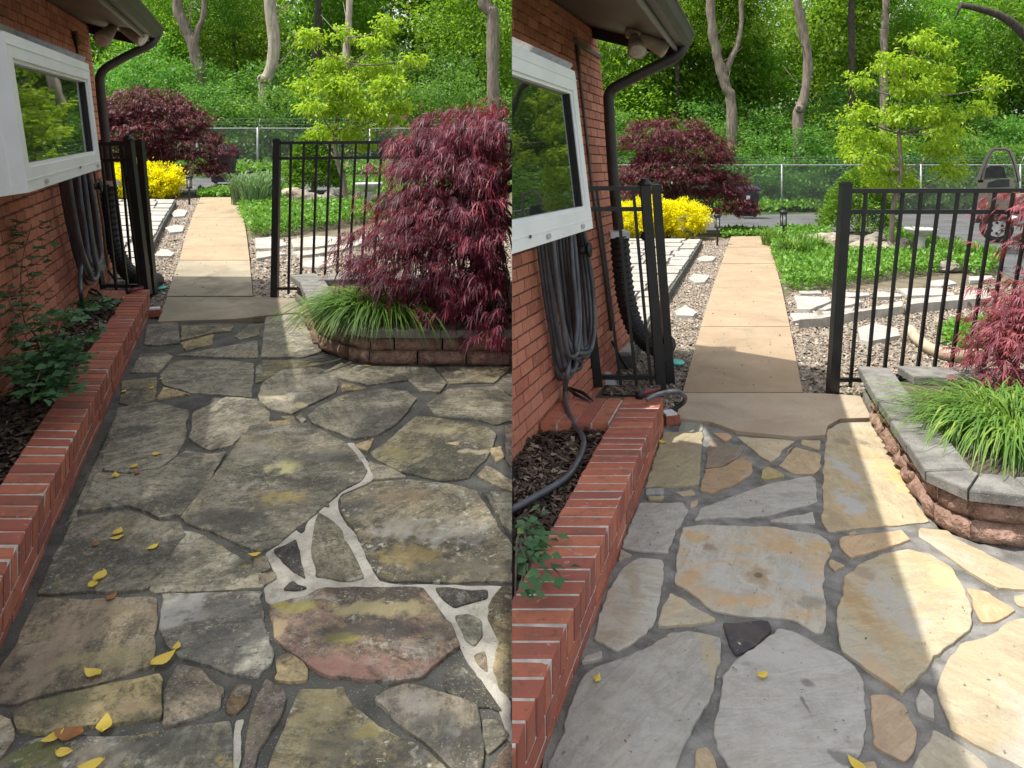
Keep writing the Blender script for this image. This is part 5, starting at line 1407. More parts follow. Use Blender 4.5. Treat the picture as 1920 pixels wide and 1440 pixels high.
nozzle(R, R.g(1196, 748, hK), R.g(1236, 735, hK), 'red and black spray nozzle lying on the brick kerb right of the seam',
       [R.g(1212, 750, hK + .03), R.g(1228, 742, hK + .05), R.g(1248, 736, .27), R.g(1270, 735, .27), R.g(1284, 744, .20), R.g(1280, 756, .12), R.g(1262, 768, .06), R.g(1246, 775, .03)])
def fork(S, a, b, label):
    t = thing('pruning_shears', a, label, 'shears', 'shears on the planter returns')
    d = b - a; s = Vector((d.y, -d.x, 0)).normalized()
    for k in (-1, 1):
        m = MB(); m.tube([a + s * .004 * k + Vector((0, 0, .02)), a + d * .5 + s * .03 * k + Vector((0, 0, .018)), b + s * .012 * k + Vector((0, 0, .012))], [.008, .012, .006], 8); m.build('handle', M['rubber'], t, S, True)
    return t
fork(L, L.g(160, 543, hK), L.g(188, 558, hK), 'black shears lying on the end of the left-hand brick planter')
fork(R, R.g(1066, 733, hK), R.g(1108, 755, hK), 'black shears lying on the end of the right-hand brick planter')
for S, px, py, lb in ((L, 298, 541, 'flat teal lid lying on the gravel beside the left-hand gate'), (R, 1268, 681, 'flat teal lid lying on the gravel beside the right-hand gate')):
    c = S.g(px, py, .01); m = MB(); m.lathe(c, [(.07, 0), (.072, .012), (.06, .02), (.03, .022)], 18); tag(m.build('plastic_disc', M['teal'], None, S, True), lb, 'disc')
for S, px, py, lb in ((L, 291, 586, 'broken half brick with white mortar at the end of the left-hand planter'), (R, 1256, 784, 'broken half brick with white mortar at the end of the right-hand planter')):
    c = S.g(px, py, .035); t = thing('broken_brick', S.g(px, py, 0), lb, 'brick')
    m = MB(); m.box(c, .10, .09, .06, .3); m.build('brick_body', M['kerb_brick'], t, S)
    m = MB(); m.box(c + Vector((-.005, 0, .036)), .08, .075, .014, .3); m.build('mortar', M['sticker'], t, S)
c = R.g(1143, 722, 0); m = MB(); m.prism([c + Vector((-.05, 0, 0)), c + Vector((.06, 0, 0)), c + Vector((.06, .02, 0)), c + Vector((-.05, .02, 0))], [c + Vector((-.045, .03, .09)), c + Vector((.01, .03, .09)), c + Vector((.01, .045, .09)), c + Vector((-.045, .045, .09))])
tag(m.build('plastic_offcut', M['greybox'], None, R), 'pale grey plastic offcut leaning by the right-hand gate post', 'plastic piece')

# ------------------------------------------------------------------ stone terraces left of the paths
def terrace(S, front, back, rows, h, label, ypx0, ypx1, lx, rx):
    """rows of light paving on a low raised platform; lx, rx are left/right edges as pixel tables"""
    pts = [(rx[i][0], rx[i][1]) for i in range(len(rx))] + [(lx[i][0], lx[i][1]) for i in range(len(lx) - 1, -1, -1)]
    pl = plan(S, pts, h)
    root = thing('stone_terrace', S.at(pl[0][0], pl[0][1], 0), label, 'terrace')
    m = MB(); m.prism([S.at(x, y, -.03) for x, y in pl], [S.at(x, y, h - .028) for x, y in pl]); m.build('bed', M['mortar_dark'], root, S)
    Y0 = S.g(0, ypx0, h).y; Y1 = S.g(0, ypx1, h).y
    y = Y0
    X = lambda tab, yy: (edge_at(tab, S.hor + (CAM - h) * F / yy) - CX) / F * yy
    while y < Y1 - .1:
        w = random.uniform(.30, .46); y1 = min(y + w, Y1)
        xa, xb = X(lx, (y + y1) / 2), X(rx, (y + y1) / 2)
        x = xb - .01
        first = True
        while x > xa + .05:
            wl_ = random.uniform(.35, .75) if not first else random.uniform(.28, .4)
            x0 = max(x - wl_, xa)
            g_ = .022
            c0 = X(rx, y + g_) - X(rx, (y + y1) / 2); c1 = X(rx, y1 - g_) - X(rx, (y + y1) / 2)
            q = [Vector((x0 + g_ + c0, y + g_)), Vector((x - g_ + c0, y + g_)), Vector((x - g_ + c1, y1 - g_)), Vector((x0 + g_ + c1, y1 - g_))]
            q = [p + Vector((random.uniform(-.012, .012), random.uniform(-.012, .012))) for p in q]
            ol = rough_outline(q, .16, .008); top = h + random.uniform(-.010, .010)
            m = MB(); m.prism([S.at(p.x, p.y, h - .05 if not first else -.02) for p in ol], [S.at(p.x, p.y, top) for p in ol])
            o = m.build('paving_stone', M['paving_light'], root, S)
            x = x0; first = False
        y = y1
    return root
terrace(L, None, None, 0, .13, 'raised terrace of pale paving stones left of the left-hand path', 540, 373, [(190, 545), (190, 373)], [(228, 540), (262, 500), (284, 460), (306, 415), (331, 373)])
terrace(R, None, None, 0, .13, 'raised terrace of pale paving stones left of the right-hand path', 660, 447, [(1140, 665), (1140, 447)], [(1186, 660), (1232, 580), (1254, 545), (1290, 490), (1317, 447)])

# loose stepping stones
def stepping(S, pxs, label, hi=.03, col=None, mat='paving_light'):
    pl = plan(S, pxs); c = S.at(sum(p[0] for p in pl) / len(pl), sum(p[1] for p in pl) / len(pl), 0)
    ol = rough_outline([Vector(p) for p in pl], .1, .012)
    m = MB(); cx = Vector((c.x, c.y))
    m.prism([S.at(p.x, p.y, -.02) for p in ol], [S.at((cx + (p - cx) * .97).x, (cx + (p - cx) * .97).y, hi + random.uniform(-.004, .004)) for p in ol])
    o = m.build('stepping_stone', M[mat], None, S)
    return tag(o, label, 'stepping stone')
for S, lst in ((L, [([(288,483),(300,470),(312,471),(328,478),(322,484),(296,485)], 'pale pointed stepping stone in the gravel, nearest beside the left-hand path'),
                    ([(308,430),(330,424),(346,428),(342,438),(318,440)], 'grey stepping stone in the gravel, middle one beside the left-hand path'),
                    ([(320,402),(334,394),(352,398),(346,408),(326,410)], 'tan stepping stone in the gravel, farthest beside the left-hand path'),
                    ([(478,450),(520,447),(540,463),(510,470),(478,471)], 'white flat stone nearest the left-hand path edge'),
                    ([(545,452),(590,446),(638,448),(638,460),(590,468),(548,468)], 'white flat stone behind the first fence pickets, left-hand stone walk'),
                    ([(480,477),(515,474),(538,480),(480,490)], 'tan flat stone at the front of the left-hand stone walk'),
                    ([(544,477),(638,466),(680,450),(698,455),(640,473),(562,485)], 'long white edging stone of the left-hand stone walk'),
                    ([(565,489),(625,484),(640,497),(600,507),(568,505)], 'round white stone in the gravel behind the left-hand fence'),
                    ([(660,446),(720,440),(760,446),(700,456)], 'white flat stone at the foot of the left-hand maple')]),
               (R, [([(1263,588),(1285,576),(1308,590),(1300,597),(1268,596)], 'pale pointed stepping stone in the gravel, nearest beside the right-hand path'),
                    ([(1290,526),(1300,516),(1330,520),(1322,533),(1302,534)], 'grey notched stepping stone beside the right-hand path'),
                    ([(1306,488),(1320,482),(1344,484),(1336,492),(1312,493)], 'tan stepping stone, farthest beside the right-hand path'),
                    ([(1497,549),(1537,549),(1542,554),(1500,555)], 'small grey flat stone at the back of the right-hand stone walk'),
                    ([(1488,558),(1555,561),(1560,569),(1520,585),(1495,585)], 'broad tan flat stone beside the right-hand path'),
                    ([(1575,563),(1613,565),(1618,571),(1545,586),(1532,586),(1560,572)], 'white flat stone crossing behind the right-hand fence post'),
                    ([(1560,551),(1630,553),(1632,558),(1590,561)], 'tan slim stone along the back of the right-hand stone walk'),
                    ([(1642,550),(1688,555),(1690,560),(1644,562)], 'white flat stone behind the second right-hand picket'),
                    ([(1680,545),(1765,544),(1792,557),(1702,559)], 'broad white stone in the middle of the right-hand stone walk'),
                    ([(1740,530),(1777,527),(1795,535),(1765,540),(1742,539)], 'white stone at the far bend of the right-hand stone walk'),
                    ([(1482,591),(1532,593),(1537,600),(1485,608)], 'tan flat stone at the front edge of the right-hand stone walk'),
                    ([(1540,589),(1600,581),(1598,593),(1548,599)], 'white flat stone at the right-hand fence post'),
                    ([(1800,549),(1850,547),(1860,556),(1806,560)], 'pale stone beside the right-hand maple branch'),
                    ([(1815,522),(1860,520),(1866,527),(1818,530)], 'grey stone where the right-hand walk meets the drive'),
                    ([(1607,620),(1635,611),(1683,620),(1690,635),(1630,646),(1612,643)], 'round white stone in the gravel behind the right-hand fence')])):
    for pxs, lb in lst: stepping(S, pxs, lb)
stepping(R, [(1495,616),(1560,602),(1600,597),(1692,578),(1695,588),(1615,599),(1540,613)], 'long white edging stone at the front of the right-hand stone walk', .09)
stepping(R, [(1698,577),(1790,568),(1860,566),(1860,575),(1790,579),(1700,587)], 'dark edging stone behind the small right-hand flower bed', .10)

# ------------------------------------------------------------------ rocks, bird baths, path lights, bins
def rock(S, c, r, sq, seed, mat, label):
    bm = bmesh.new(); bmesh.ops.create_icosphere(bm, subdivisions=3, radius=1.0)
    sv = Vector((seed * 3.1, seed * 1.7, seed))
    for v in bm.verts:
        d = v.co.normalized()
        k = 1 + .30 * mnoise.noise(d * 1.3 + sv) + .16 * mnoise.noise(d * 3.1 + sv) + .06 * mnoise.noise(d * 8 + sv)
        z = math.floor(d.z * 3.5 + .5 * mnoise.noise(d * 2 + sv)) / 3.5 * .35 + d.z * .65
        v.co = Vector((d.x * k * r * sq[0], d.y * k * r * sq[1], z * k * r * sq[2]))
    me = bpy.data.meshes.new('boulder'); bm.to_mesh(me); bm.free(); me.materials.append(mat)
    o = bpy.data.objects.new('boulder', me); o.location = c; COL.objects.link(o)
    return tag(o, label, 'boulder', 'boulders round the dwarf conifers')
for px, py, r, sq, mt, lb in ((550, 372, .33, (1.15, .9, .75), 'rock', 'large pale layered boulder left of the left-hand conifer'), (583, 374, .2, (1.1, .9, .7), 'rock_dark', 'grey boulder in front of the left-hand conifer'),
                              (612, 378, .26, (1.2, .8, .55), 'rock_dark', 'flat brown boulder left of the young tree trunk, left-hand view'), (630, 366, .2, (1.2, .9, .7), 'rock_dark', 'grey boulder behind the young tree trunk, left-hand view'),
                              (676, 378, .22, (1.1, .9, .8), 'rock_dark', 'round grey boulder beside the left-hand bird bath'), (720, 376, .22, (1.3, .9, .6), 'rock', 'tan boulder right of the left-hand bird bath')):
    rock(L, L.g(px, py, .06), r, sq, random.uniform(1, 40), M[mt], lb)
for px, py, r, sq, mt, lb in ((1550, 456, .38, (1.2, .8, .62), 'rock', 'large layered brown boulder left of the right-hand fence post'), (1603, 453, .2, (1.1, .9, .7), 'rock_dark', 'grey boulder under the right-hand conifer'),
                              (1617, 466, .28, (1.2, .8, .55), 'rock', 'flat tan boulder in front of the right-hand conifer'), (1644, 450, .2, (1.2, .9, .8), 'rock_dark', 'grey boulder left of the young tree trunk, right-hand view'),
                              (1658, 466, .2, (1.2, .9, .7), 'rock', 'tan boulder at the foot of the young tree trunk, right-hand view'), (1696, 465, .25, (1.0, .9, .85), 'rock_dark', 'round pitted boulder beside the right-hand bird bath'),
                              (1775, 500, .2, (1.3, .9, .45), 'rock_dark', 'low flat grey boulder right of the right-hand bird bath'), (1540, 437, .18, (1.3, .9, .5), 'rock', 'small tan boulder behind the large layered one')):
    rock(R, R.g(px, py, .06), r, sq, random.uniform(1, 40), M[mt], lb)

def bird_bath(S, px, py, top_py, rad, label):
    b = S.g(px, py, 0); h = (py - top_py) / F * b.y
    t = thing('bird_bath', b, label, 'bird bath', 'stone bird baths')
    m = MB(); m.lathe(b, [(.15, 0), (.16, .04), (.11, .07), (.075, .12), (.065, h * .45), (.075, h * .62), (.10, h * .70)], 20, lambda a, i: .05 * math.cos(a * 8)); m.build('pedestal', M['birdbath'], t, S, True)
    m = MB(); m.lathe(b, [(.10, h * .70), (rad * .62, h * .80), (rad * .92, h * .93), (rad, h), (rad * .93, h * 1.0), (rad * .8, h * .93), (rad * .4, h * .86), (.02, h * .85)], 28, lambda a, i: .045 * math.cos(a * 9) if i > 1 and i < 5 else 0); m.build('basin', M['birdbath'], t, S, True)
    return t
bird_bath(L, 691, 396, 343, .27, 'white scalloped bird bath behind the left-hand fence')
bird_bath(R, 1727, 477, 428, .29, 'grey scalloped bird bath behind the right-hand fence')

def path_light(S, px, py, top, label):
    b = S.g(px, py, 0); h = (py - top) / F * b.y; k = h / .55
    t = thing('path_light', b, label, 'path light', 'path lights beside the concrete paths')
    m = MB(); m.bar(b, b + Vector((0, 0, h * .55)), .028 * k, .028 * k); m.build('stake', M['metal'], t, S)
    c = b + Vector((0, 0, h * .55))
    m = MB(); m.lathe(c, [(.045 * k, 0), (.055 * k, .012), (.055 * k, .03)], 14)
    for a in range(4):
        q = c + Vector((.045 * k * math.cos(a * 1.57 + .78), .045 * k * math.sin(a * 1.57 + .78), .03)); m.bar(q, q + Vector((0, 0, h * .33)), .012 * k)
    m.build('cage', M['metal'], t, S)
    m = MB(); m.lathe(c, [(.036 * k, .031), (.036 * k, h * .33)], 12); m.build('glass', M['lampglass'], t, S, True)
    m = MB(); m.lathe(c + Vector((0, 0, h * .345)), [(.06 * k, 0), (.062 * k, h * .08), (.045 * k, h * .10)], 14); m.build('cap', M['metal'], t, S, True)
    return t
path_light(L, 355, 384, 329, 'black path light beside the golden shrub, left-hand view')
path_light(L, 468, 374, 320, 'black path light among the iris blades, left-hand view')
path_light(R, 1345, 461, 401, 'black path light beside the golden shrub, right-hand view')
path_light(R, 1469, 461, 394, 'black path light right of the right-hand path')

def wheelie_bin(S, px, py, h, label):
    b = S.g(px, py, 0); t = thing('wheeled_bin', b, label, 'bin', 'wheeled bins by the road')
    m = MB(); w0, w1 = .22, .28
    m.hexa([b + Vector((-w0, -.22, .06)), b + Vector((w0, -.22, .06)), b + Vector((w0, .25, .06)), b + Vector((-w0, .25, .06))], [b + Vector((-w1, -.3, h)), b + Vector((w1, -.3, h)), b + Vector((w1, .32, h)), b + Vector((-w1, .32, h))]); m.build('body', M['bin'], t, S)
    m = MB(); m.hexa([b + Vector((-.3, -.33, h + .004)), b + Vector((.3, -.33, h + .004)), b + Vector((.3, .36, h + .004)), b + Vector((-.3, .36, h + .004))], [b + Vector((-.27, -.3, h + .06)), b + Vector((.27, -.3, h + .06)), b + Vector((.27, .36, h + .09)), b + Vector((-.27, .36, h + .09))]); m.build('lid', M['bin_lid'], t, S)
    m = MB(); m.bar(b + Vector((.27, .36, h + .02)), b + Vector((.27, .36, h - .25)), .06, .05); m.bar(b + Vector((-.27, .36, h + .02)), b + Vector((-.27, .36, h - .25)), .06, .05); m.build('handle', M['bin_lid'], t, S)
    for x in (-.27, .27):
        m = MB(); c = b + Vector((x, .2, .14)); m.tube([c + Vector((-.03, 0, 0)), c + Vector((.03, 0, 0))], .14, 18); wo = m.build('wheel', M['rubber'], t, S)
        m = MB(); m.tube([c + Vector((-.034, 0, 0)), c + Vector((.034, 0, 0))], .09, 14); m.build('hub', M['rim'], wo, S)
    m = MB(); m.box(b + Vector((-.1, -.30 , h * .72)), .12, .012, .13); m.build('sticker', M['sticker'], t, S)
    return t
wheelie_bin(L, 418, 345, .92, 'dark wheeled bin behind the maroon maple, left-hand view')
wheelie_bin(R, 1403, 408, .95, 'dark wheeled bin half hidden by the maroon maple, right-hand view')

# ------------------------------------------------------------------ chain link fences with barbed wire
def chain_fence(S, x0, x1, yb0, yb1, h, posts, label):
    """runs from (x0,yb0) to (x1,yb1) in plan"""
    A, B = Vector((x0, yb0)), Vector((x1, yb1))
    t = thing('chain_link_fence', S.at(A.x, A.y, 0), label, 'fence')
    P = lambda s, z: S.at(A.lerp(B, s).x, A.lerp(B, s).y, z)
    m = MB(); m.tube([P(s / 8, h) for s in range(9)], .024, 8); m.build('top_rail', M['galv'], t, S, True)
    for s in posts:
        m = MB(); m.tube([P(s, -.05), P(s, h + .03)], .033, 8); po = m.build('post', M['galv'], t, S, True)
        m = MB(); e = P(s, h); m.tube([e, e + Vector((.10, -.05, .30))], .014, 6); m.build('barb_arm', M['galv'], t, S, True)
    for k in (.12, .21, .30):
        m = MB(); pts = []
        nseg = 60
        for i in range(nseg + 1):
            q = P(i / nseg, h + k + .012 * math.sin(i * .9 + k * 40)) + Vector((.10 * k / .3, -.05 * k / .3, 0)); pts.append(q)
        m.tube(pts, .0055, 4); m.build('barbed_wire', M['galv'], t, S)
    ln = (B - A).length; pit = .085; mesh = MB()
    n = int(ln / pit)
    k = h / ln
    for i in range(-int(h / pit) - 1, n + 1):
        for sgn in (1, -1):
            s0 = i * pit; s1 = s0 + h
            if sgn < 0: a, b = (s0, h - .01), (s1, .03)
            else: a, b = (s0, .03), (s1, h - .01)
            lo, hi = max(a[0], 0), min(b[0], ln)
            if hi <= lo: continue
            za = a[1] + (b[1] - a[1]) * (lo - a[0]) / (b[0] - a[0]); zb = a[1] + (b[1] - a[1]) * (hi - a[0]) / (b[0] - a[0])
            mesh.bar(P(lo / ln, za), P(hi / ln, zb), .0042, .003)
    o = mesh.build('wire_mesh', M['wire'], t, S)
    if o: o['kind'] = 'stuff'
    return t
cfL = chain_fence(L, -11.5, 0, 23.6, 22.6, 1.47, (0.14, .31, .62, .97), 'galvanised chain link fence with barbed wire beyond the road, left-hand view')
cfR = chain_fence(R, 3.5, 24, 29.2, 25.9, 1.75, (.13, .325, .56, .72, .9), 'galvanised chain link fence with barbed wire beyond the road, right-hand view')

# ------------------------------------------------------------------ the tan car with an open door at the right-hand edge
def car():
    Z = 16.9; g = lambda px, py, z=Z: R.p(px, py, z)
    base = R.g(1868, 453, 0)
    t = thing('parked_car', base, 'tan parked car with its door open at the right-hand edge', 'car')
    b0 = base + Vector((.15, .1, 0))
    # body: lower shell, bonnet and cabin running to the right and away
    m = MB()
    prof = [(-.35, .38), (-.42, .62), (-.38, .98), (.75, 1.06), (1.15, 1.62), (2.9, 1.68), (3.4, 1.1), (3.7, 1.0), (3.72, .4)]
    ax = Vector((.80, -.60, 0)).normalized(); sd_ = Vector((-ax.y, ax.x, 0))
    org = base + Vector((.66, .10, 0))
    m.prism([org + ax * x + Vector((0, 0, z)) for x, z in prof], [org + ax * x + sd_ * 1.75 + Vector((0, 0, z)) for x, z in prof])
    m.build('body', M['carpaint'], t, R)
    m = MB(); m.prism([org + ax * x + sd_ * -.006 + Vector((0, 0, z)) for x, z in [(.95, 1.12), (1.25, 1.56), (2.75, 1.6), (3.0, 1.12)]], [org + ax * x + sd_ * .03 + Vector((0, 0, z)) for x, z in [(.95, 1.12), (1.25, 1.56), (2.75, 1.6), (3.0, 1.12)]])
    m.build('side_window', M['glass'], t, R)
    for dx in (0.12, 2.75):
        c = org + ax * dx + Vector((0, 0, .33)) - sd_ * .02
        if dx < 1: c = g(1868, 427) + Vector((0, .0, 0)); ww = Vector((.45, .9, 0)).normalized()
        else: ww = sd_
        m = MB(); m.tube([c - ww * .10, c - ww * .085, c + ww * .10, c + ww * .12], [.27, .325, .325, .27], 28); wo = m.build('wheel', M['rubber'], t, R)
        m = MB(); m.tube([c - ww * .103, c - ww * .108], [.20, .19], 24)
        m.build('rim', M['rim'], wo, R)
        sp = MB()
        a1 = ww.cross(Vector((0, 0, 1))).normalized()
        for k in range(6):
            an = k * math.pi / 3; dd = a1 * math.cos(an + .5) + Vector((0, 0, 1)) * math.sin(an + .5)
            sp.tube([c - ww * .1085 + dd * .12, c - ww * .1115 + dd * .12], .034, 8)
        sp.build('rim_opening', M['carseat'], wo, R)
    # open door
    def D(px, py): return g(px, py, Z - .25)
    m = MB(); th = Vector((.05, .07, 0))
    lower = [D(1827, 402), D(1833, 366), D(1833, 338), D(1900, 334), D(1905, 360), D(1902, 400)]
    m.prism(lower, [p + th for p in lower]); door = m.build('door', M['carpaint'], t, R)
    fr = MB()
    outer = [D(1828, 342), D(1836, 320), D(1847, 295), D(1855, 281), D(1862, 276.5), D(1888, 276.5), D(1896, 281), D(1904, 300), D(1911, 324), D(1914, 340)]
    inner = [D(1843, 342), D(1847, 322), D(1854, 300), D(1860, 287), D(1865, 283), D(1884, 283), D(1889, 286), D(1896, 303), D(1902, 325), D(1905, 340)]
    for a0, a1, b0, b1 in zip(outer[:-1], outer[1:], inner[:-1], inner[1:]):
        fr.prism([a0, a1, b1, b0], [p + th * 1.1 for p in (a0, a1, b1, b0)])
    fr.build('window_frame', M['carpaint'], door, R)
    m = MB(); sl = [p + (q_ - p) * .62 - Vector((0, .004, 0)) for p, q_ in zip(outer, inner)]
    m.tube(sl, .012, 6); m.build('door_seal', M['carseat'], door, R, True)
    m = MB(); q = [D(1848, 334), D(1850, 318), D(1862, 311), D(1880, 311), D(1888, 316), D(1892, 334)]
    m.prism([p + Vector((0, .09, 0)) for p in q], [p + Vector((0, .2, 0)) for p in q]); m.build('seat_back', M['carseat'], t, R)
    m = MB(); q = [D(1850, 352), D(1853, 342), D(1870, 336.5), D(1892, 336), D(1892, 350)]
    m.prism([p + Vector((0, -.012, 0)) for p in q], [p + Vector((0, .03, 0)) for p in q]); m.build('armrest', M['carseat'], door, R)
    m = MB(); m.bar(D(1828, 414), D(1888, 409), .09, .12); m.build('sill', M['carseat'], t, R)
    m = MB(); q = g(1907, 414, Z + .1); m.lathe(q + Vector((0, 0, -.12)), [(.05, 0), (.13, .05), (.15, .14), (.11, .23), (.03, .26)], 16); m.build('headlight', M['lampglass'], t, R, True)
    return t
car()

# ------------------------------------------------------------------ planting
def cover(S, pxs, n, h, ln, mat, name='ground_cover', tall=0.0, up=.6):
    pl = plan(S, pxs); q = scatter(pl, n)
    lump = np.array([mnoise.noise(Vector((x * 2.2, y * 2.2, 0))) for x, y in q]) * .4 + .75
    edge = rng.random(n) ** .5
    z = S.slope * q[:, 1] + h * lump * edge
    p = np.column_stack([q, z])
    d = rng.normal(size=(n, 3)) * .8; d[:, 2] += up
    nrm = rng.normal(size=(n, 3)) * .6; nrm[:, 2] += 1
    s = rng.uniform(.6, 1.3, n)
    v, f = leaf_quads(p, d, nrm, ln * s, ln * .62 * s)
    v, f = clip_np(v, f, S, 4)
    o = link_np(name, v, f, M[mat], base=p.mean(0) - np.array([0, 0, h / 2]))
    return tag(o, kind='stuff')
# beds right of the paths
cover(L, [(446, 400), (470, 445), (520, 443), (690, 416), (790, 386), (700, 390), (520, 391), (470, 384)], 9000, .24, .075, 'leaf_cover')
cover(L, [(446, 372), (455, 392), (530, 386), (560, 362), (480, 352)], 3500, .26, .09, 'leaf_cover')
cover(L, [(640, 372), (960, 372), (960, 350), (640, 346)], 3500, .3, .09, 'leaf_cover')
cover(R, [(1446, 480), (1475, 548), (1520, 550), (1660, 522), (1762, 512), (1740, 486), (1600, 482), (1480, 468)], 11000, .24, .07, 'leaf_cover')
cover(R, [(1440, 445), (1452, 480), (1530, 466), (1560, 440), (1470, 436)], 3500, .26, .085, 'leaf_cover')
cover(R, [(1660, 446), (1740, 446), (1760, 470), (1800, 470), (1880, 505), (1850, 520), (1770, 505), (1740, 478), (1680, 470)], 5500, .3, .085, 'leaf_cover')
cover(R, [(1758, 634), (1800, 620), (1850, 612), (1880, 630), (1860, 665), (1790, 665)], 1500, .16, .06, 'leaf_cover')
# verges by the chain link fences and the path ends
cover(L, [(-300, 334), (960, 334), (960, 322), (-300, 320)], 9000, .55, .14, 'leaf_cover', 'verge_plants')
cover(R, [(1130, 401), (1420, 401), (1800, 389), (2200, 384), (2200, 378), (1420, 390), (1130, 392)], 8000, .55, .15, 'leaf_cover', 'verge_plants')
cover(L, [(372, 371), (445, 371), (450, 364), (372, 364)], 900, .2, .1, 'leaf_cover', 'grass')
cover(R, [(1352, 446), (1442, 444), (1442, 436), (1352, 436)], 900, .16, .1, 'leaf_cover', 'grass')

def blade_clump(S, name, c, n, rad, ln, wd, mat, label, cat, arch=1.0, lean=1.0, rise=1.2, group=None, bias=(0, 0)):
    a = rng.uniform(0, 6.28, n); r = rad * np.sqrt(rng.random(n))
    base = np.column_stack([c.x + r * np.cos(a), c.y + r * np.sin(a), np.full(n, c.z)])
    k = lean * rng.uniform(.25, 1.0, n)
    out = np.column_stack([np.cos(a + rng.normal(size=n) * .5) * k + bias[0], np.sin(a + rng.normal(size=n) * .5) * k + bias[1]])
    L_ = ln * rng.uniform(.55, 1.15, n)
    v, f = blades(base, out, L_, wd * rng.uniform(.7, 1.2, n), 5, rise, arch)
    v, f = clip_np(v, f, S, 12)
    o = link_np(name, v, f, M[mat], base=c)
    return tag(o, label, cat, group)
for px, py, lb in ((455, 385, 'clump of grey green iris blades at the far end of the left-hand path'), (478, 392, 'tall grey green iris clump under the left path light'), (503, 384, 'iris clump left of the left-hand fence post')):
    blade_clump(L, 'iris_clump', L.g(px, py, 0), 170, .22, .95, .035, 'leaf_iris', lb, 'iris', .75, .35, 1.35, 'iris clumps beside the left-hand path')
for px, py, n_, lb in ((1452, 462, 90, 'grassy iris clump at the far end of the right-hand path'), (1490, 486, 110, 'grassy iris clump beside the right path light'), (1520, 478, 110, 'tall grassy clump left of the right-hand fence post'), (1800, 490, 100, 'grassy clump by the drive, right of the right-hand bird bath'), (1832, 498, 90, 'grassy clump nearest the drive, right-hand view')):
    blade_clump(R, 'iris_clump', R.g(px, py, 0), n_ * 2, .26, .62, .03, 'leaf_grass', lb, 'iris', .8, .4, 1.3, 'grassy clumps beside the right-hand path')
blade_clump(L, 'iris_clump', L.g(740, 360, 0), 160, .5, .6, .04, 'leaf_grass', 'grassy clump behind the left-hand bird bath', 'iris', .75, .35, 1.3)
blade_clump(L, 'ornamental_grass', L.g(708, 592, .2), 1300, .30, .60, .0145, 'leaf_grass', 'bright green arching grass on the left-hand retaining wall', 'ornamental grass', .95, .9, .95, None, (-.03, -.34))
blade_clump(R, 'ornamental_grass', R.g(1905, 815, .2), 1500, .34, .54, .0115, 'leaf_grass', 'bright green arching grass on the right-hand retaining wall', 'ornamental grass', .95, 1.0, .95, None, (-.12, -.22))

def shrub(S, name, c, ells, nclump, per, rad, ln, wd, mat, label, cat, droop=-.5, group=None, stem=True, shell=.5):
    t = thing(name, c, label, cat, group)
    E = [(c.x + e[0], c.y + e[1], c.z + e[2], e[3], e[4], e[5]) for e in ells]
    v, f = foliage(E, nclump, per, rad, ln, wd, droop, shell)
    v, f = clip_np(v, f, S, 4)
    link_np('foliage', v, f, M[mat], t)
    m = MB()
    for k in range(5):
        a = k * 1.26 + .3; e = E[k % len(E)]
        m.tube([c + Vector((.05 * math.cos(a), .05 * math.sin(a), -.03)), Vector((c.x + (e[0] - c.x) * .4 + .1 * math.cos(a), c.y + (e[1] - c.y) * .4 + .1 * math.sin(a), c.z + (e[2] - c.z) * .6)), Vector((e[0] + e[3] * .5 * math.cos(a), e[1] + e[4] * .5 * math.sin(a), e[2]))], [.02, .014, .006], 5)
    m.build('stem', M['bark_dark'], t, S)
    return t
yL = L.g(278, 372, 0)
shrub(L, 'golden_shrub', yL, [(-.25, 0, .42, .55, .45, .42), (.3, 0, .38, .5, .42, .38), (-.6, .2, .4, .4, .4, .4)], 520, 40, .06, .06, .032, 'leaf_yellow', 'bright yellow shrub beside the stone terrace, left-hand view', 'shrub')
yR = R.g(1250, 447, 0)
shrub(R, 'golden_shrub', yR, [(-.35, 0, .50, .6, .45, .50), (.35, 0, .48, .65, .45, .46), (-.75, .2, .45, .5, .4, .45)], 560, 40, .06, .06, .032, 'leaf_yellow', 'bright yellow shrub beside the stone terrace, right-hand view', 'shrub')

def conifer(S, c, h, r, label, lean=0):
    t = thing('dwarf_conifer', c, label, 'conifer')
    n = 12000
    u_ = rng.random(n); a = rng.uniform(0, 6.28, n)
    rr = r * np.sqrt(np.clip(1 - u_ ** 1.6, 0, 1)) * (1 - .18 * (np.sin(a * 5 + u_ * 17) * .5 + .5)) * rng.uniform(.72, 1.03, n)
    p = np.column_stack([c.x + rr * np.cos(a) + lean * u_, c.y + rr * np.sin(a), c.z + .12 + u_ * (h - .1)])
    d = np.column_stack([np.cos(a), np.sin(a), np.full(n, .5)]) + rng.normal(size=(n, 3)) * .5
    nrm = rng.normal(size=(n, 3)); nrm[:, 2] += .5
    s = rng.uniform(.6, 1.2, n)
    v, f = leaf_quads(p, d, nrm, .085 * s, .04 * s)
    link_np('foliage', v, f, M['leaf_conifer'], t)
    m = MB(); m.tube([c + Vector((0, 0, -.05)), c + Vector((lean * .5, 0, h * .6))], [.07, .03], 8); m.build('trunk', M['bark_mid'], t, S)
    return t
conifer(L, L.g(588, 360, 0), 1.42, .74, 'dense dark dwarf conifer behind the left-hand fence')
conifer(R, R.g(1606, 438, 0), 1.62, .98, 'dense dwarf conifer behind the right-hand fence post', .15)

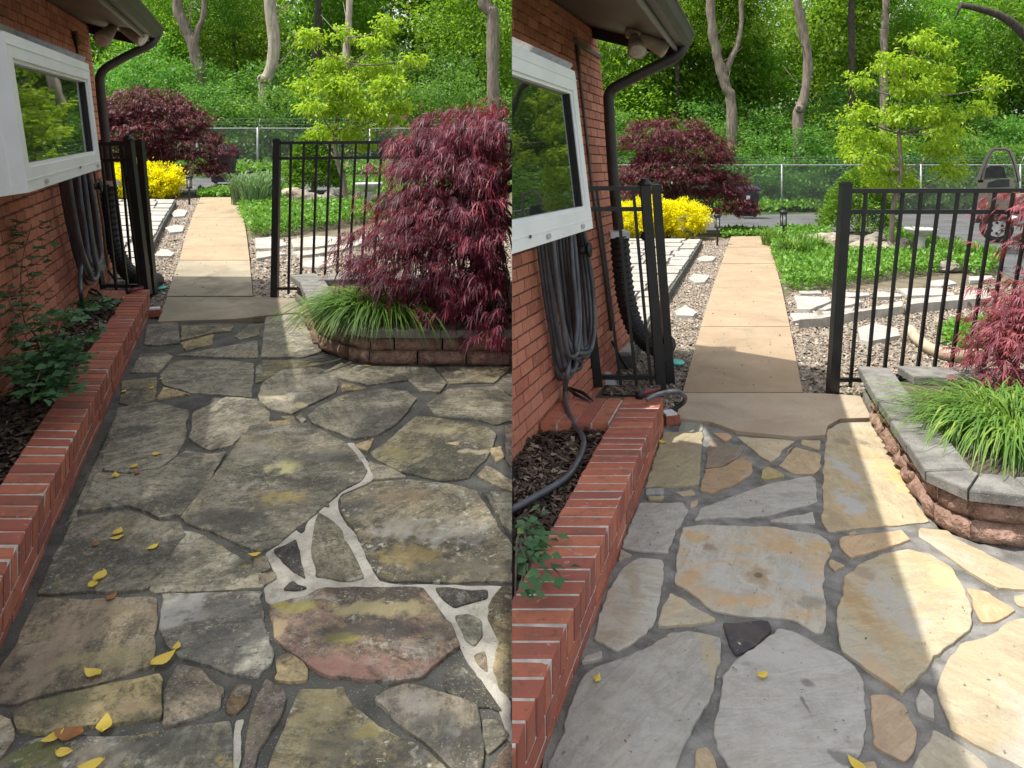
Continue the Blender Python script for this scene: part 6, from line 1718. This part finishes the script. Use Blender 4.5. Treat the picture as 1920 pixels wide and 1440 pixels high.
def lace_maple(S, c, tiers, nleaf, ln, mat, label, trunk=True, lobes=7, branch_tiers=None, wd=.13, droop=.45, kids=True):
    t = thing('japanese_maple', c, label, 'maple')
    P, O = [], []
    vol = np.array([e[3] * e[4] for e in tiers]); vol = vol / vol.sum()
    for e, w in zip(tiers, vol):
        k = int(nleaf * w)
        # twig tips cluster the leaves into drooping sprays
        nt = max(8, k // 9)
        d = rand_dirs(nt); d[:, 2] = np.abs(d[:, 2]) * 1.0 - .25
        rr = rng.uniform(.62, 1.02, (nt, 1)) ** .7
        tips = np.array(e[:3]) + unit(d) * rr * np.array(e[3:])
        od = (tips - np.array(e[:3])) / np.array(e[3:]); od[:, 2] *= .25; od[:, 2] -= .35
        p = np.repeat(tips, 9, 0) + rng.normal(size=(nt * 9, 3)) * ln * np.repeat(rng.uniform(.5, 1.5, (nt, 1)), 9, 0) * np.array([.9, .9, .34])
        o = np.repeat(od, 9, 0) + rng.normal(size=(nt * 9, 3)) * .35
        P.append(p); O.append(o)
    P = np.concatenate(P); O = np.concatenate(O)
    v, f = lace(P, O, ln, lobes, 72, droop, wd)
    v, f = clip_np(v, f, S, 4 * lobes)
    link_np('foliage', v, f, M[mat], t)
    m = MB(); top = c + Vector((0, 0, (tiers[0][2] - c.z) * .62))
    m.tube([c + Vector((0, 0, -.1)), c + Vector((.03, 0, (top.z - c.z) * .5)), top], [.06, .05, .035], 8)
    m.build('trunk', M['twig'], t, S, True)
    br = MB()
    for e in tiers:
        for k in range(7):
            a = k * .9 + random.uniform(0, .4); ee = Vector((e[0] + e[3] * .9 * math.cos(a), e[1] + e[4] * .9 * math.sin(a), e[2] - e[5] * .2))
            mid = top.lerp(ee, .5) + Vector((0, 0, e[5] * .55))
            br.tube(smooth_path([top - Vector((0, 0, .15)), mid, ee], 4), [.018 - .0016 * i for i in range(9)], 5)
    br.build('branches', M['twig'], t, S)
    return t
lace_maple(L, L.at(-.28, 6.25, .2), [(.02, 6.25, 1.82, .76, .7, .24), (-.26, 6.3, 1.64, .66, .6, .18), (-.52, 6.3, 1.72, .46, .5, .09), (-.28, 6.2, 1.50, .74, .8, .17), (-.25, 6.0, 1.24, .80, .8, .20), (-.44, 5.95, 1.00, .74, .8, .17), (-.50, 5.8, .76, .78, .7, .19), (-.14, 5.65, .58, .70, .6, .24), (.04, 5.45, .44, .68, .4, .32), (.08, 6.0, 1.0, .72, .7, .6)], 10500, .10, 'leaf_red', 'large red cut-leaf maple spilling over the left-hand retaining wall', wd=.10, droop=.6)
lace_maple(R, R.at(4.1, 4.9, .2), [(4.0, 5.05, .56, .66, .5, .28), (3.75, 4.95, .38, .62, .5, .25), (4.15, 4.85, .72, .62, .5, .24), (3.5, 4.95, .22, .42, .32, .2)], 3600, .085, 'leaf_pink', 'pinkish cut-leaf maple at the right-hand edge beside the black fence')
lace_maple(R, R.at(4.45, 5.5, .2), [(4.05, 5.6, 1.22, .42, .35, .2), (4.0, 5.55, .98, .34, .3, .16), (4.45, 5.5, 1.1, .5, .4, .4)], 430, .105, 'leaf_pink', 'red maple branch reaching in at the right-hand edge above the fence rail')
cM = L.g(290, 362, 0)
lace_maple(L, cM, [(cM.x - .25, cM.y, cM.z + 1.95, 1.05, .9, .6), (cM.x - .2, cM.y - .2, cM.z + 1.35, 1.15, .9, .65), (cM.x + .85, cM.y, cM.z + 1.0, .95, .8, .55), (cM.x + .75, cM.y - .2, cM.z + .55, 1.0, .8, .45), (cM.x - .7, cM.y, cM.z + .8, .9, .8, .6), (cM.x + .15, cM.y, cM.z + 1.65, 1.15, .9, .65)], 13500, .095, 'leaf_maroon', 'maroon dome-shaped maple beside the road, left-hand view', lobes=5, wd=.2)
cM = R.g(1265, 436, 0)
lace_maple(R, cM, [(cM.x - .2, cM.y, cM.z + 2.35, 1.2, .9, .7), (cM.x + .25, cM.y, cM.z + 1.95, 1.3, .9, .7), (cM.x - .1, cM.y - .2, cM.z + 1.5, 1.35, .9, .65), (cM.x + 1.05, cM.y, cM.z + 1.15, .95, .8, .5), (cM.x + .95, cM.y - .2, cM.z + .65, 1.05, .8, .5), (cM.x - .8, cM.y, cM.z + .9, .9, .8, .7)], 14000, .10, 'leaf_maroon', 'maroon dome-shaped maple beside the road, right-hand view', lobes=5, wd=.2)

def young_tree(S, c, tips, trunkpx, Z, nclump, per, ln, label):
    t = thing('young_dogwood', c, label, 'tree')
    m = MB()
    tp = [S.p(a, b, Z) for a, b in trunkpx]
    m.tube(smooth_path(tp, 3), [.055 - .003 * i * 9 / len(smooth_path(tp, 3)) for i in range(len(smooth_path(tp, 3)))], 8); m.build('trunk', M['bark_mid'], t, S, True)
    br = MB(); E = []
    for (px, py, rx, rz) in tips:
        q = S.p(px, py, Z) + Vector((0, random.uniform(-.5, .5), 0))
        E.append((q.x, q.y, q.z, rx / F * Z, rx / F * Z * .8, rz / F * Z))
        st = min(tp, key=lambda p: abs(p.z - (q.z - .4)))
        br.tube(smooth_path([st, st.lerp(q, .5) + Vector((0, 0, -.08)), q], 3), [.022 - .0022 * i for i in range(7)], 5)
    br.build('branches', M['bark_mid'], t, S)
    v, f = foliage(E, nclump, per, .085, ln, ln * .5, .75, .3)
    link_np('crown', v, f, M['leaf_lime'], t)
    return t
young_tree(L, L.g(650, 378, 0), [(595, 75, 28, 18), (640, 60, 22, 16), (720, 45, 22, 22), (700, 80, 30, 16), (620, 120, 40, 22), (690, 125, 45, 20), (580, 160, 26, 16), (650, 165, 48, 22), (730, 160, 40, 20), (610, 205, 40, 18), (680, 205, 50, 18), (750, 200, 30, 16), (590, 245, 28, 14), (650, 245, 38, 14), (770, 110, 22, 14), (720, 225, 30, 14), (680, 270, 20, 12)],
           [(650, 380), (645, 340), (632, 300), (628, 250), (640, 190), (655, 120), (650, 70)], 15.8, 500, 18, .10, 'young lime green tree behind the left-hand black fence')
young_tree(R, R.g(1673, 471, 0), [(1640, 120, 26, 20), (1700, 80, 26, 18), (1690, 120, 34, 18), (1760, 90, 28, 16), (1750, 130, 34, 18), (1620, 150, 22, 18), (1690, 165, 50, 22), (1770, 160, 30, 18), (1840, 165, 24, 16), (1600, 210, 32, 20), (1670, 215, 50, 22), (1750, 215, 50, 20), (1800, 240, 34, 18), (1620, 255, 36, 18), (1690, 265, 50, 20), (1760, 275, 44, 18), (1620, 300, 32, 16), (1690, 315, 46, 16), (1770, 320, 32, 16), (1650, 345, 34, 12), (1720, 345, 30, 12), (1605, 285, 22, 14), (1830, 205, 24, 14)],
           [(1674, 470), (1672, 430), (1676, 380), (1690, 320), (1685, 250), (1690, 180), (1700, 110)], 15.1, 560, 17, .10, 'young lime green tree behind the right-hand black fence')

# rose in the left-hand planter, leaflets at the right-hand planter
def rose(S, c, canes, label, per=9, ln=.05):
    t = thing('rose_bush', c, label, 'rose')
    m = MB(); P, D = [], []
    for pts in canes:
        sp = smooth_path(pts, 6); m.tube(sp, [.006 - .004 * i / len(sp) for i in range(len(sp))], 5)
        for i in range(2, len(sp)):
            for k in range(per // 4 + 1):
                a = random.uniform(0, 6.28); st = sp[i]; ax = Vector((math.cos(a), math.sin(a), random.uniform(-.1, .4))).normalized()
                tipn = 5
                for j in range(tipn):
                    s = Vector((-ax.y, ax.x, 0)) * (0 if j == 4 else (1 if j % 2 else -1))
                    P.append(st + ax * (.04 + .03 * (j // 2 + (j == 4)))); D.append((ax * .7 + s * .9) + Vector((0, 0, random.uniform(-.2, .1))))
    m.build('cane', M['twig'], t, S)
    P = np.array(P); D = np.array(D); n = len(P)
    nrm = rng.normal(size=(n, 3)) * .35; nrm[:, 2] += 1
    s = rng.uniform(.7, 1.25, n)
    v, f = leaf_quads(P, D, nrm, ln * s, ln * .68 * s, .1)
    v, f = clip_np(v, f, S, 4)
    link_np('foliage', v, f, M['leaf_rose'], t)
    return t
b = L.g(85, 735, .17)
b2 = b
rose(L, b2, [[b2, b2 + Vector((-.05, 0, .3)), L.p(45, 600, 4.4), L.p(40, 500, 4.5), L.p(60, 420, 4.6)], [b2, b2 + Vector((.05, 0, .2)), L.p(110, 600, 4.2), L.p(150, 590, 4.0)],
              [b2, L.p(60, 660, 4.1), L.p(15, 560, 4.1)], [b2, L.p(100, 690, 3.9), L.p(140, 680, 3.75)], [b2, L.p(80, 690, 3.8), L.p(60, 740, 3.6)], [b2, L.p(100, 700, 3.9), L.p(110, 740, 3.7)],
              [b2, L.p(50, 680, 4.0), L.p(0, 690, 3.8)], [b2, L.p(90, 680, 3.9), L.p(75, 640, 3.9)], [b2, L.p(120, 660, 4.0), L.p(165, 640, 3.9)]], 'dark green rose bush growing in the left-hand brick planter', 7, .056)
b = L.g(190, 590, .21)
rose(L, b, [[b, b + Vector((.03, 0, .08)), b + Vector((.12, -.05, .14))], [b, b + Vector((-.05, -.03, .07)), b + Vector((-.1, -.1, .12))]], 'small seedling with pale green leaves at the far end of the left-hand planter', 3, .05)
b = R.g(985, 1000, .12)
rose(R, b, [[b, R.p(975, 1020, 2.75), R.p(985, 1050, 2.6), R.p(975, 1100, 2.45)], [b, R.p(985, 1010, 2.8), R.p(1000, 1080, 2.55)], [b, R.p(970, 1010, 2.75), R.p(966, 1130, 2.35)]], 'low rose shoot hanging over the brick kerb just right of the seam', 3, .05)

# small curved bed edging in the right-hand gravel
m = MB(); pts = [R.g(a, b_, .05) for a, b_ in ((1708, 618), (1716, 632), (1730, 644), (1748, 655), (1772, 664), (1800, 668), (1840, 664))]
m.tube(smooth_path(pts, 4), .055, 6); tag(m.build('curved_edging', M['clay'], None, R, True), 'curved tan edging round the small bed behind the right-hand fence', 'edging')

# fallen leaves
def fallen(S, px, py, h, sz, mat, label, grp):
    c = S.g(px, py, h * .6); a = random.uniform(0, 6.28); d = Vector((math.cos(a), math.sin(a), 0)); s = Vector((-d.y, d.x, 0)); z = Vector((0, 0, 1))
    n = 6; V = []
    for i in range(n + 1):
        t_ = i / n; w = sz * .30 * math.sin(math.pi * min(1, t_ ** .8)) ; cu = z * (.12 * sz * (t_ - .5) ** 2 * 4)
        q = c + d * sz * (t_ - .5) + cu
        V += [q + s * w + z * .10 * sz * (w > 0), q + z * .006, q - s * w + z * .07 * sz * (w > 0)]
    Fc = []
    for i in range(n):
        for k in range(2): Fc.append((i * 3 + k, i * 3 + k + 1, i * 3 + k + 4, i * 3 + k + 3))
    m = MB(); m.add(V, Fc)
    return tag(m.build('fallen_leaf', M[mat], None, S), label, 'leaf', grp)
for px, py, sz in ((306, 1239, .072), (332, 1213, .035), (173, 1264, .06), (196, 1361, .062), (97, 1386, .055), (120, 1413, .045), (186, 1084, .07), (174, 1098, .05), (220, 1000, .055), (218, 1010, .05), (285, 1028, .05), (217, 893, .055), (250, 876, .05), (293, 852, .045), (477, 1041, .045), (232, 735, .045), (284, 728, .04), (301, 711, .035), (688, 687, .04), (563, 616, .035), (170, 1438, .06), (642, 750, .03)):
    fallen(L, px, py, .022, sz * 1.1, 'leaf_fallen', 'small yellow fallen leaf lying on the grey left-hand flagstones', 'yellow leaves fallen on the left-hand patio')
for px, py, sz in ((128, 1380, .09), (180, 1021, .045), (257, 888, .05), (209, 1120, .05)):
    fallen(L, px, py, .022, sz, 'leaf_brown', 'brown curled fallen leaf lying on the grey left-hand flagstones', 'brown leaves fallen on the left-hand patio')
for px, py, sz in ((1120, 1273, .04), (1430, 1267, .045), (1243, 830, .06), (1606, 1436, .06), (1450, 672, .05), (1284, 772, .05)):
    fallen(R, px, py, .026, sz, 'leaf_fallen', 'small yellow fallen leaf lying on the clean right-hand paving', 'leaves fallen on the right-hand patio')

# ------------------------------------------------------------------ woods beyond the fences
def crown_mesh(name, ells, nclump, per, rad, ln, mat, droop=.4, shell=.35):
    v, f = foliage(ells, nclump, per, rad, ln, ln * .55, droop, shell)
    me = mesh_np(name, v, f); me.materials.append(mat); return me
CR = [crown_mesh('crown', [(0, 0, 0, 2.6, 2.6, 2.0), (1.2, .4, 1.4, 2.0, 2.0, 1.6), (-1.2, -.3, 1.8, 2.1, 2.0, 1.7), (.2, .2, 3.2, 1.8, 1.8, 1.4), (.6, -.8, -1.4, 1.7, 1.7, 1.0)], n_, 22, .32, ln_, M['leaf_wood']) for n_, ln_ in ((420, .20), (300, .27), (520, .15), (380, .23))]
CRT = [crown_mesh('crown', [(0, 0, 0, 2.6, 2.6, 2.0), (1.2, .4, 1.4, 2.0, 2.0, 1.6), (-1.2, -.3, 1.8, 2.1, 2.0, 1.7), (.6, -.8, -1.4, 1.7, 1.7, 1.0)], 150, 16, .34, .2, M['leaf_wood']) for _ in range(2)]
HD = [crown_mesh('foliage', [(0, 0, .9, 1.5, 1.1, 1.0), (.7, .1, 1.7, 1.2, 1.0, .9), (-.8, 0, 1.6, 1.2, 1.0, 1.0), (.1, -.2, 2.5, 1.0, .9, .8), (1.2, 0, .7, 1.0, .9, .7), (-1.3, -.1, .7, 1.0, .9, .8)], 420, 22, .16, .11, M['leaf_hedge'], .3, .45) for _ in range(3)]

def add_copy(me, name, parent, loc, rz, sc):
    o = bpy.data.objects.new(name, me); COL.objects.link(o); o.parent = parent
    o.location = Vector(loc) - world_loc(parent); o.rotation_euler = (0, 0, rz); o.scale = sc
    return o
def roughen(m, r):
    for i, p in enumerate(m.v):
        q = Vector(p); k = mnoise.noise(q * 2.2) * .05 * r / .25 + mnoise.noise(Vector((q.x * 9, q.y * 9, q.z * 2.5))) * .035
        m.v[i] = (q.x + k, q.y - k * .6, q.z)
def wood_tree(S, trunk, r0, r1, mat, label, crowns, group=None, fork=None, knot=None, name='woodland_tree', meshes=None):
    base = trunk[0]
    t = thing(name, base, label, 'tree', group)
    sp = smooth_path(trunk, 4); m = MB()
    sp = smooth_path(trunk, 12); m.tube(sp, [r0 + (r1 - r0) * i / (len(sp) - 1) for i in range(len(sp))], 12)
    roughen(m, r0)
    for k in range(3):                                      # dead side twigs
        q = sp[int(len(sp) * (.35 + .2 * k))]; a = random.uniform(0, 6.28); d = Vector((math.cos(a), math.sin(a) * .4, random.uniform(.3, .9)))
        m.tube([q, q + d * .5, q + d * 1.0 + Vector((0, 0, .25))], [r0 * .22, r0 * .12, r0 * .04], 5)
    tr = m.build('trunk', M[mat], t, None, True)
    if fork:
        m = MB(); s2 = smooth_path(fork, 4); m.tube(s2, [r0 * .6 + (r1 * .45 - r0 * .6) * i / (len(s2) - 1) for i in range(len(s2))], 8); roughen(m, r0); m.build('limb', M[mat], t, None, True)
    if knot:
        m = MB(); q, d = knot; m.tube([q, q + d * .18, q + d * .25], [r0 * .95, r0 * .8, r0 * .55], 10); m.build('limb_stump', M[mat], t, None, True)
        m = MB(); m.tube([q + d * .245, q + d * .258], [r0 * .42, r0 * .36], 10); m.build('knot_hole', M['bark_dark'], t, None, True)
    for loc, sc in crowns:
        add_copy(random.choice(meshes or CR), 'crown', t, loc, random.uniform(0, 6.28), (sc * random.uniform(.9, 1.15), sc * random.uniform(.9, 1.15), sc * random.uniform(.85, 1.1)))
    return t
def tr(S, pxs, Z):
    p = [S.p(a, b_, Z) for a, b_ in pxs]
    g_ = Vector((p[-1].x, Z, S.gz(Z) - .1)); up = p[0] + Vector((p[0].x - p[1].x, 0, 0)) * .5 + Vector((0, 0, 3.0))
    return [g_] + p[::-1] + [up]
wood_tree(L, tr(L, [(332, 0), (342, 40), (358, 75), (368, 110), (377, 152)], 27.5), .22, .17, 'bark_mid', 'grey brown forked tree above the maroon maple, left-hand view', [(L.p(330, -60, 31), .9), (L.p(410, -10, 29.5), .6)], fork=[L.p(363, 85, 27.5), L.p(372, 55, 27.5), L.p(382, 20, 27.5), L.p(384, -90, 27.5)])
wood_tree(L, tr(L, [(506, -10), (510, 40), (514, 85), (510, 120), (500, 150), (494, 168)], 27), .20, .22, 'bark_pale', 'tall pale smooth tree with a knot hole, left-hand view', [(L.p(520, -130, 29), .9)], knot=(L.p(496, 150, 26.9), Vector((-.45, -.8, .25)).normalized()))
wood_tree(L, tr(L, [(656, -10), (653, 50), (649, 104)], 27), .14, .11, 'bark_pale', 'slim pale straight tree behind the young lime green tree, left-hand view', [(L.p(650, -120, 30), .8)])
wood_tree(L, tr(L, [(906, -10), (917, 20), (924, 46)], 27.5), .23, .21, 'bark_mid', 'thick grey tree at the top right of the left-hand view', [(L.p(900, -130, 33), .9)])
wood_tree(L, tr(L, [(597, -10), (596, 60), (594, 120)], 29), .16, .13, 'bark_dark', 'slim dark tree between two pale ones, left-hand view', [(L.p(590, -60, 37), 1.0)])
wood_tree(R, [R.p(1440, 300, 41), R.p(1438, 200, 41), R.p(1436, 100, 41)], .14, .08, 'bark_dark', 'leafy green tree between the two grey trunks, right-hand view', [(R.p(1440, 130, 41), .85), (R.p(1395, 215, 40), .6)])
wood_tree(R, tr(R, [(1334, 40), (1342, 90), (1352, 130), (1362, 165), (1372, 205)], 31), .23, .17, 'bark_mid', 'grey forked tree above the maroon maple, right-hand view', [(R.p(1340, -30, 34), .9), (R.p(1400, 10, 33.5), .7), (R.p(1310, 40, 33.5), .6)], fork=[R.p(1358, 140, 31), R.p(1370, 112, 31), R.p(1382, 85, 31), R.p(1390, 40, 31), R.p(1388, -60, 31)])
wood_tree(R, tr(R, [(1494, -10), (1503, 40), (1512, 90), (1514, 140), (1506, 185), (1496, 228)], 30), .20, .17, 'bark_mid', 'tall grey curved tree with a knot hole, right-hand view', [(R.p(1510, -130, 32), .9)], knot=(R.p(1500, 205, 29.9), Vector((-.5, -.8, .2)).normalized()))
wood_tree(R, tr(R, [(1597, -10), (1596, 50), (1597, 110)], 32), .14, .12, 'bark_dark', 'dark straight tree left of the young lime green tree, right-hand view', [(R.p(1600, -60, 37), 1.0)])
wood_tree(R, tr(R, [(1661, -10), (1659, 50), (1657, 96)], 30), .14, .12, 'bark_mid', 'slim straight brown tree above the young lime green tree, right-hand view', [(R.p(1650, -120, 32), .8)])
wood_tree(R, tr(R, [(1262, 0), (1267, 80), (1270, 170)], 35), .1, .09, 'bark_dark', 'thin dark tree beside the middle downspout', [(R.p(1260, -40, 36), .9)])
# bare broken limb reaching in at the top right, its tree outside the picture
wt = [R.p(2040, 380, 22), R.p(2020, 220, 22), R.p(1975, 120, 22), R.p(1920, 64, 22), R.p(1888, 36, 22), R.p(1850, 20, 22), R.p(1801, 9, 22)]
wt[0].z = R.gz(22) - .1
t = thing('leaning_tree', wt[0], 'dark bare leaning tree reaching in at the top right corner', 'tree')
m = MB(); sp = smooth_path(wt, 4); m.tube(sp, [.2 - .12 * i / len(sp) for i in range(len(sp))], 9); m.build('trunk', M['bark_dark'], t, None, True)
m = MB(); m.tube([R.p(1801, 10, 22), R.p(1797, 20, 22), R.p(1790, 36, 22)], [.06, .04, .015], 6); m.build('limb', M['bark_dark'], t, None, True)

# unseen tree, its crowns added toward the sun to shade the left-hand patio
tb = Vector((-6.8, -3.4, -.1))
wood_tree(L, [tb, tb + Vector((-.2, .6, 5.0)), tb + Vector((-.5, 2.6, 9.0)), Vector((-7.6, 2.2, 15.0))], .34, .12, 'bark_mid', 'large unseen leafy tree placed behind the viewer to shade the left-hand patio',
          [(Vector((-8.0, 0.6, 15.0)), .80), (Vector((-7.0, 2.0, 14.6)), .66), (Vector((-8.9, 2.6, 15.4)), .70), (Vector((-7.2, -.6, 16.2)), .75), (Vector((-8.8, -1.0, 15.0)), .7), (Vector((-7.5, 3.75, 15.0)), .38), (Vector((-6.6, 3.6, 15.2)), .34)], name='unseen_shade_tree', meshes=CRT)

WG = 'leafy trees of the wood beyond the chain link fences'
def filler(x, y, z0, sc, S):
    g_ = Vector((x, y, S.gz(y) - .1)); zc = z0
    wood_tree(S, [g_, g_ + Vector((random.uniform(-.3, .3), 0, (zc - g_.z) * .5)), Vector((x + random.uniform(-.4, .4), y, zc + 1.0))], .13, .07, 'bark_dark',
              'leafy green tree standing in the wood beyond the chain link fence', [((x, y, zc), sc), ((x + random.uniform(-1.5, 1.5), y + random.uniform(-1, 1), zc - random.uniform(2.6, 3.8) * sc), sc * .85)], WG)
for S, x0, x1, yy0 in ((L, -30, -0.8, 34), (R, 1.5, 46, 37.5)):
    for row, (dy, dx, z0) in enumerate(((0, 4.6, 5.6), (6, 5.4, 7.8), (13, 7.5, 10.0))):
        x = x0 - row
        while x < x1 + row * 1.5:
            filler(x + random.uniform(-1, 1), yy0 + dy + random.uniform(-1.5, 1.5), z0 + random.uniform(-.9, .9) + (S.gz(yy0)) * .6, random.uniform(.85, 1.15) + row * .12, S)
            x += dx
# thicket of shrubs right behind the fences
HG = 'shrubs of the thicket behind the chain link fences'
def thicket(x, y, sc, S):
    c = Vector((x, y, S.gz(y) - .05))
    t = thing('thicket_shrub', c, 'dense green shrub in the thicket behind the chain link fence', 'shrub', HG)
    add_copy(HD[random.randrange(3)], 'foliage', t, c, random.uniform(-.5, .5) + (math.pi if random.random() < .5 else 0), (sc * random.uniform(.95, 1.25), sc, sc * random.uniform(.85, 1.15)))
    m = MB(); m.tube([c, c + Vector((.05, 0, 1.4 * sc))], [.06, .03], 5); m.build('stem', M['bark_dark'], t)
for S, x0, x1, y0 in ((L, -24, -1.4, 25.6), (R, 1.5, 34, 30.6)):
    for row in range(3):
        x = x0 + row * .8
        while x < x1:
            yy = y0 + row * 1.7 + (0 if S is L else -(x - 3.5) * .12)
            thicket(x + random.uniform(-.4, .4), max(yy, 22), (1.0 + .18 * row) * random.uniform(.85, 1.12), S)
            x += 2.0
# far wood, one mass
for S, xr in ((L, (-48, 0)), (R, (2, 60))):
    n = 26000
    p = np.column_stack([rng.uniform(*xr, n), rng.uniform(52, 60, n), np.zeros(n)])
    hump = np.array([mnoise.noise(Vector((x * .12, 0, 3))) for x in p[:, 0]]) * 2.5 + 5.5
    p[:, 2] = S.slope * p[:, 1] + rng.random(n) ** .85 * hump
    d = rng.normal(size=(n, 3)); nrm = rng.normal(size=(n, 3)); s = rng.uniform(.6, 1.3, n)
    v, f = leaf_quads(p, d, nrm, .5 * s, .32 * s)
    tag(link_np('far_wood', v, f, M['leaf_wood'], base=p.mean(0) * np.array([1, 1, 0])), kind='stuff')
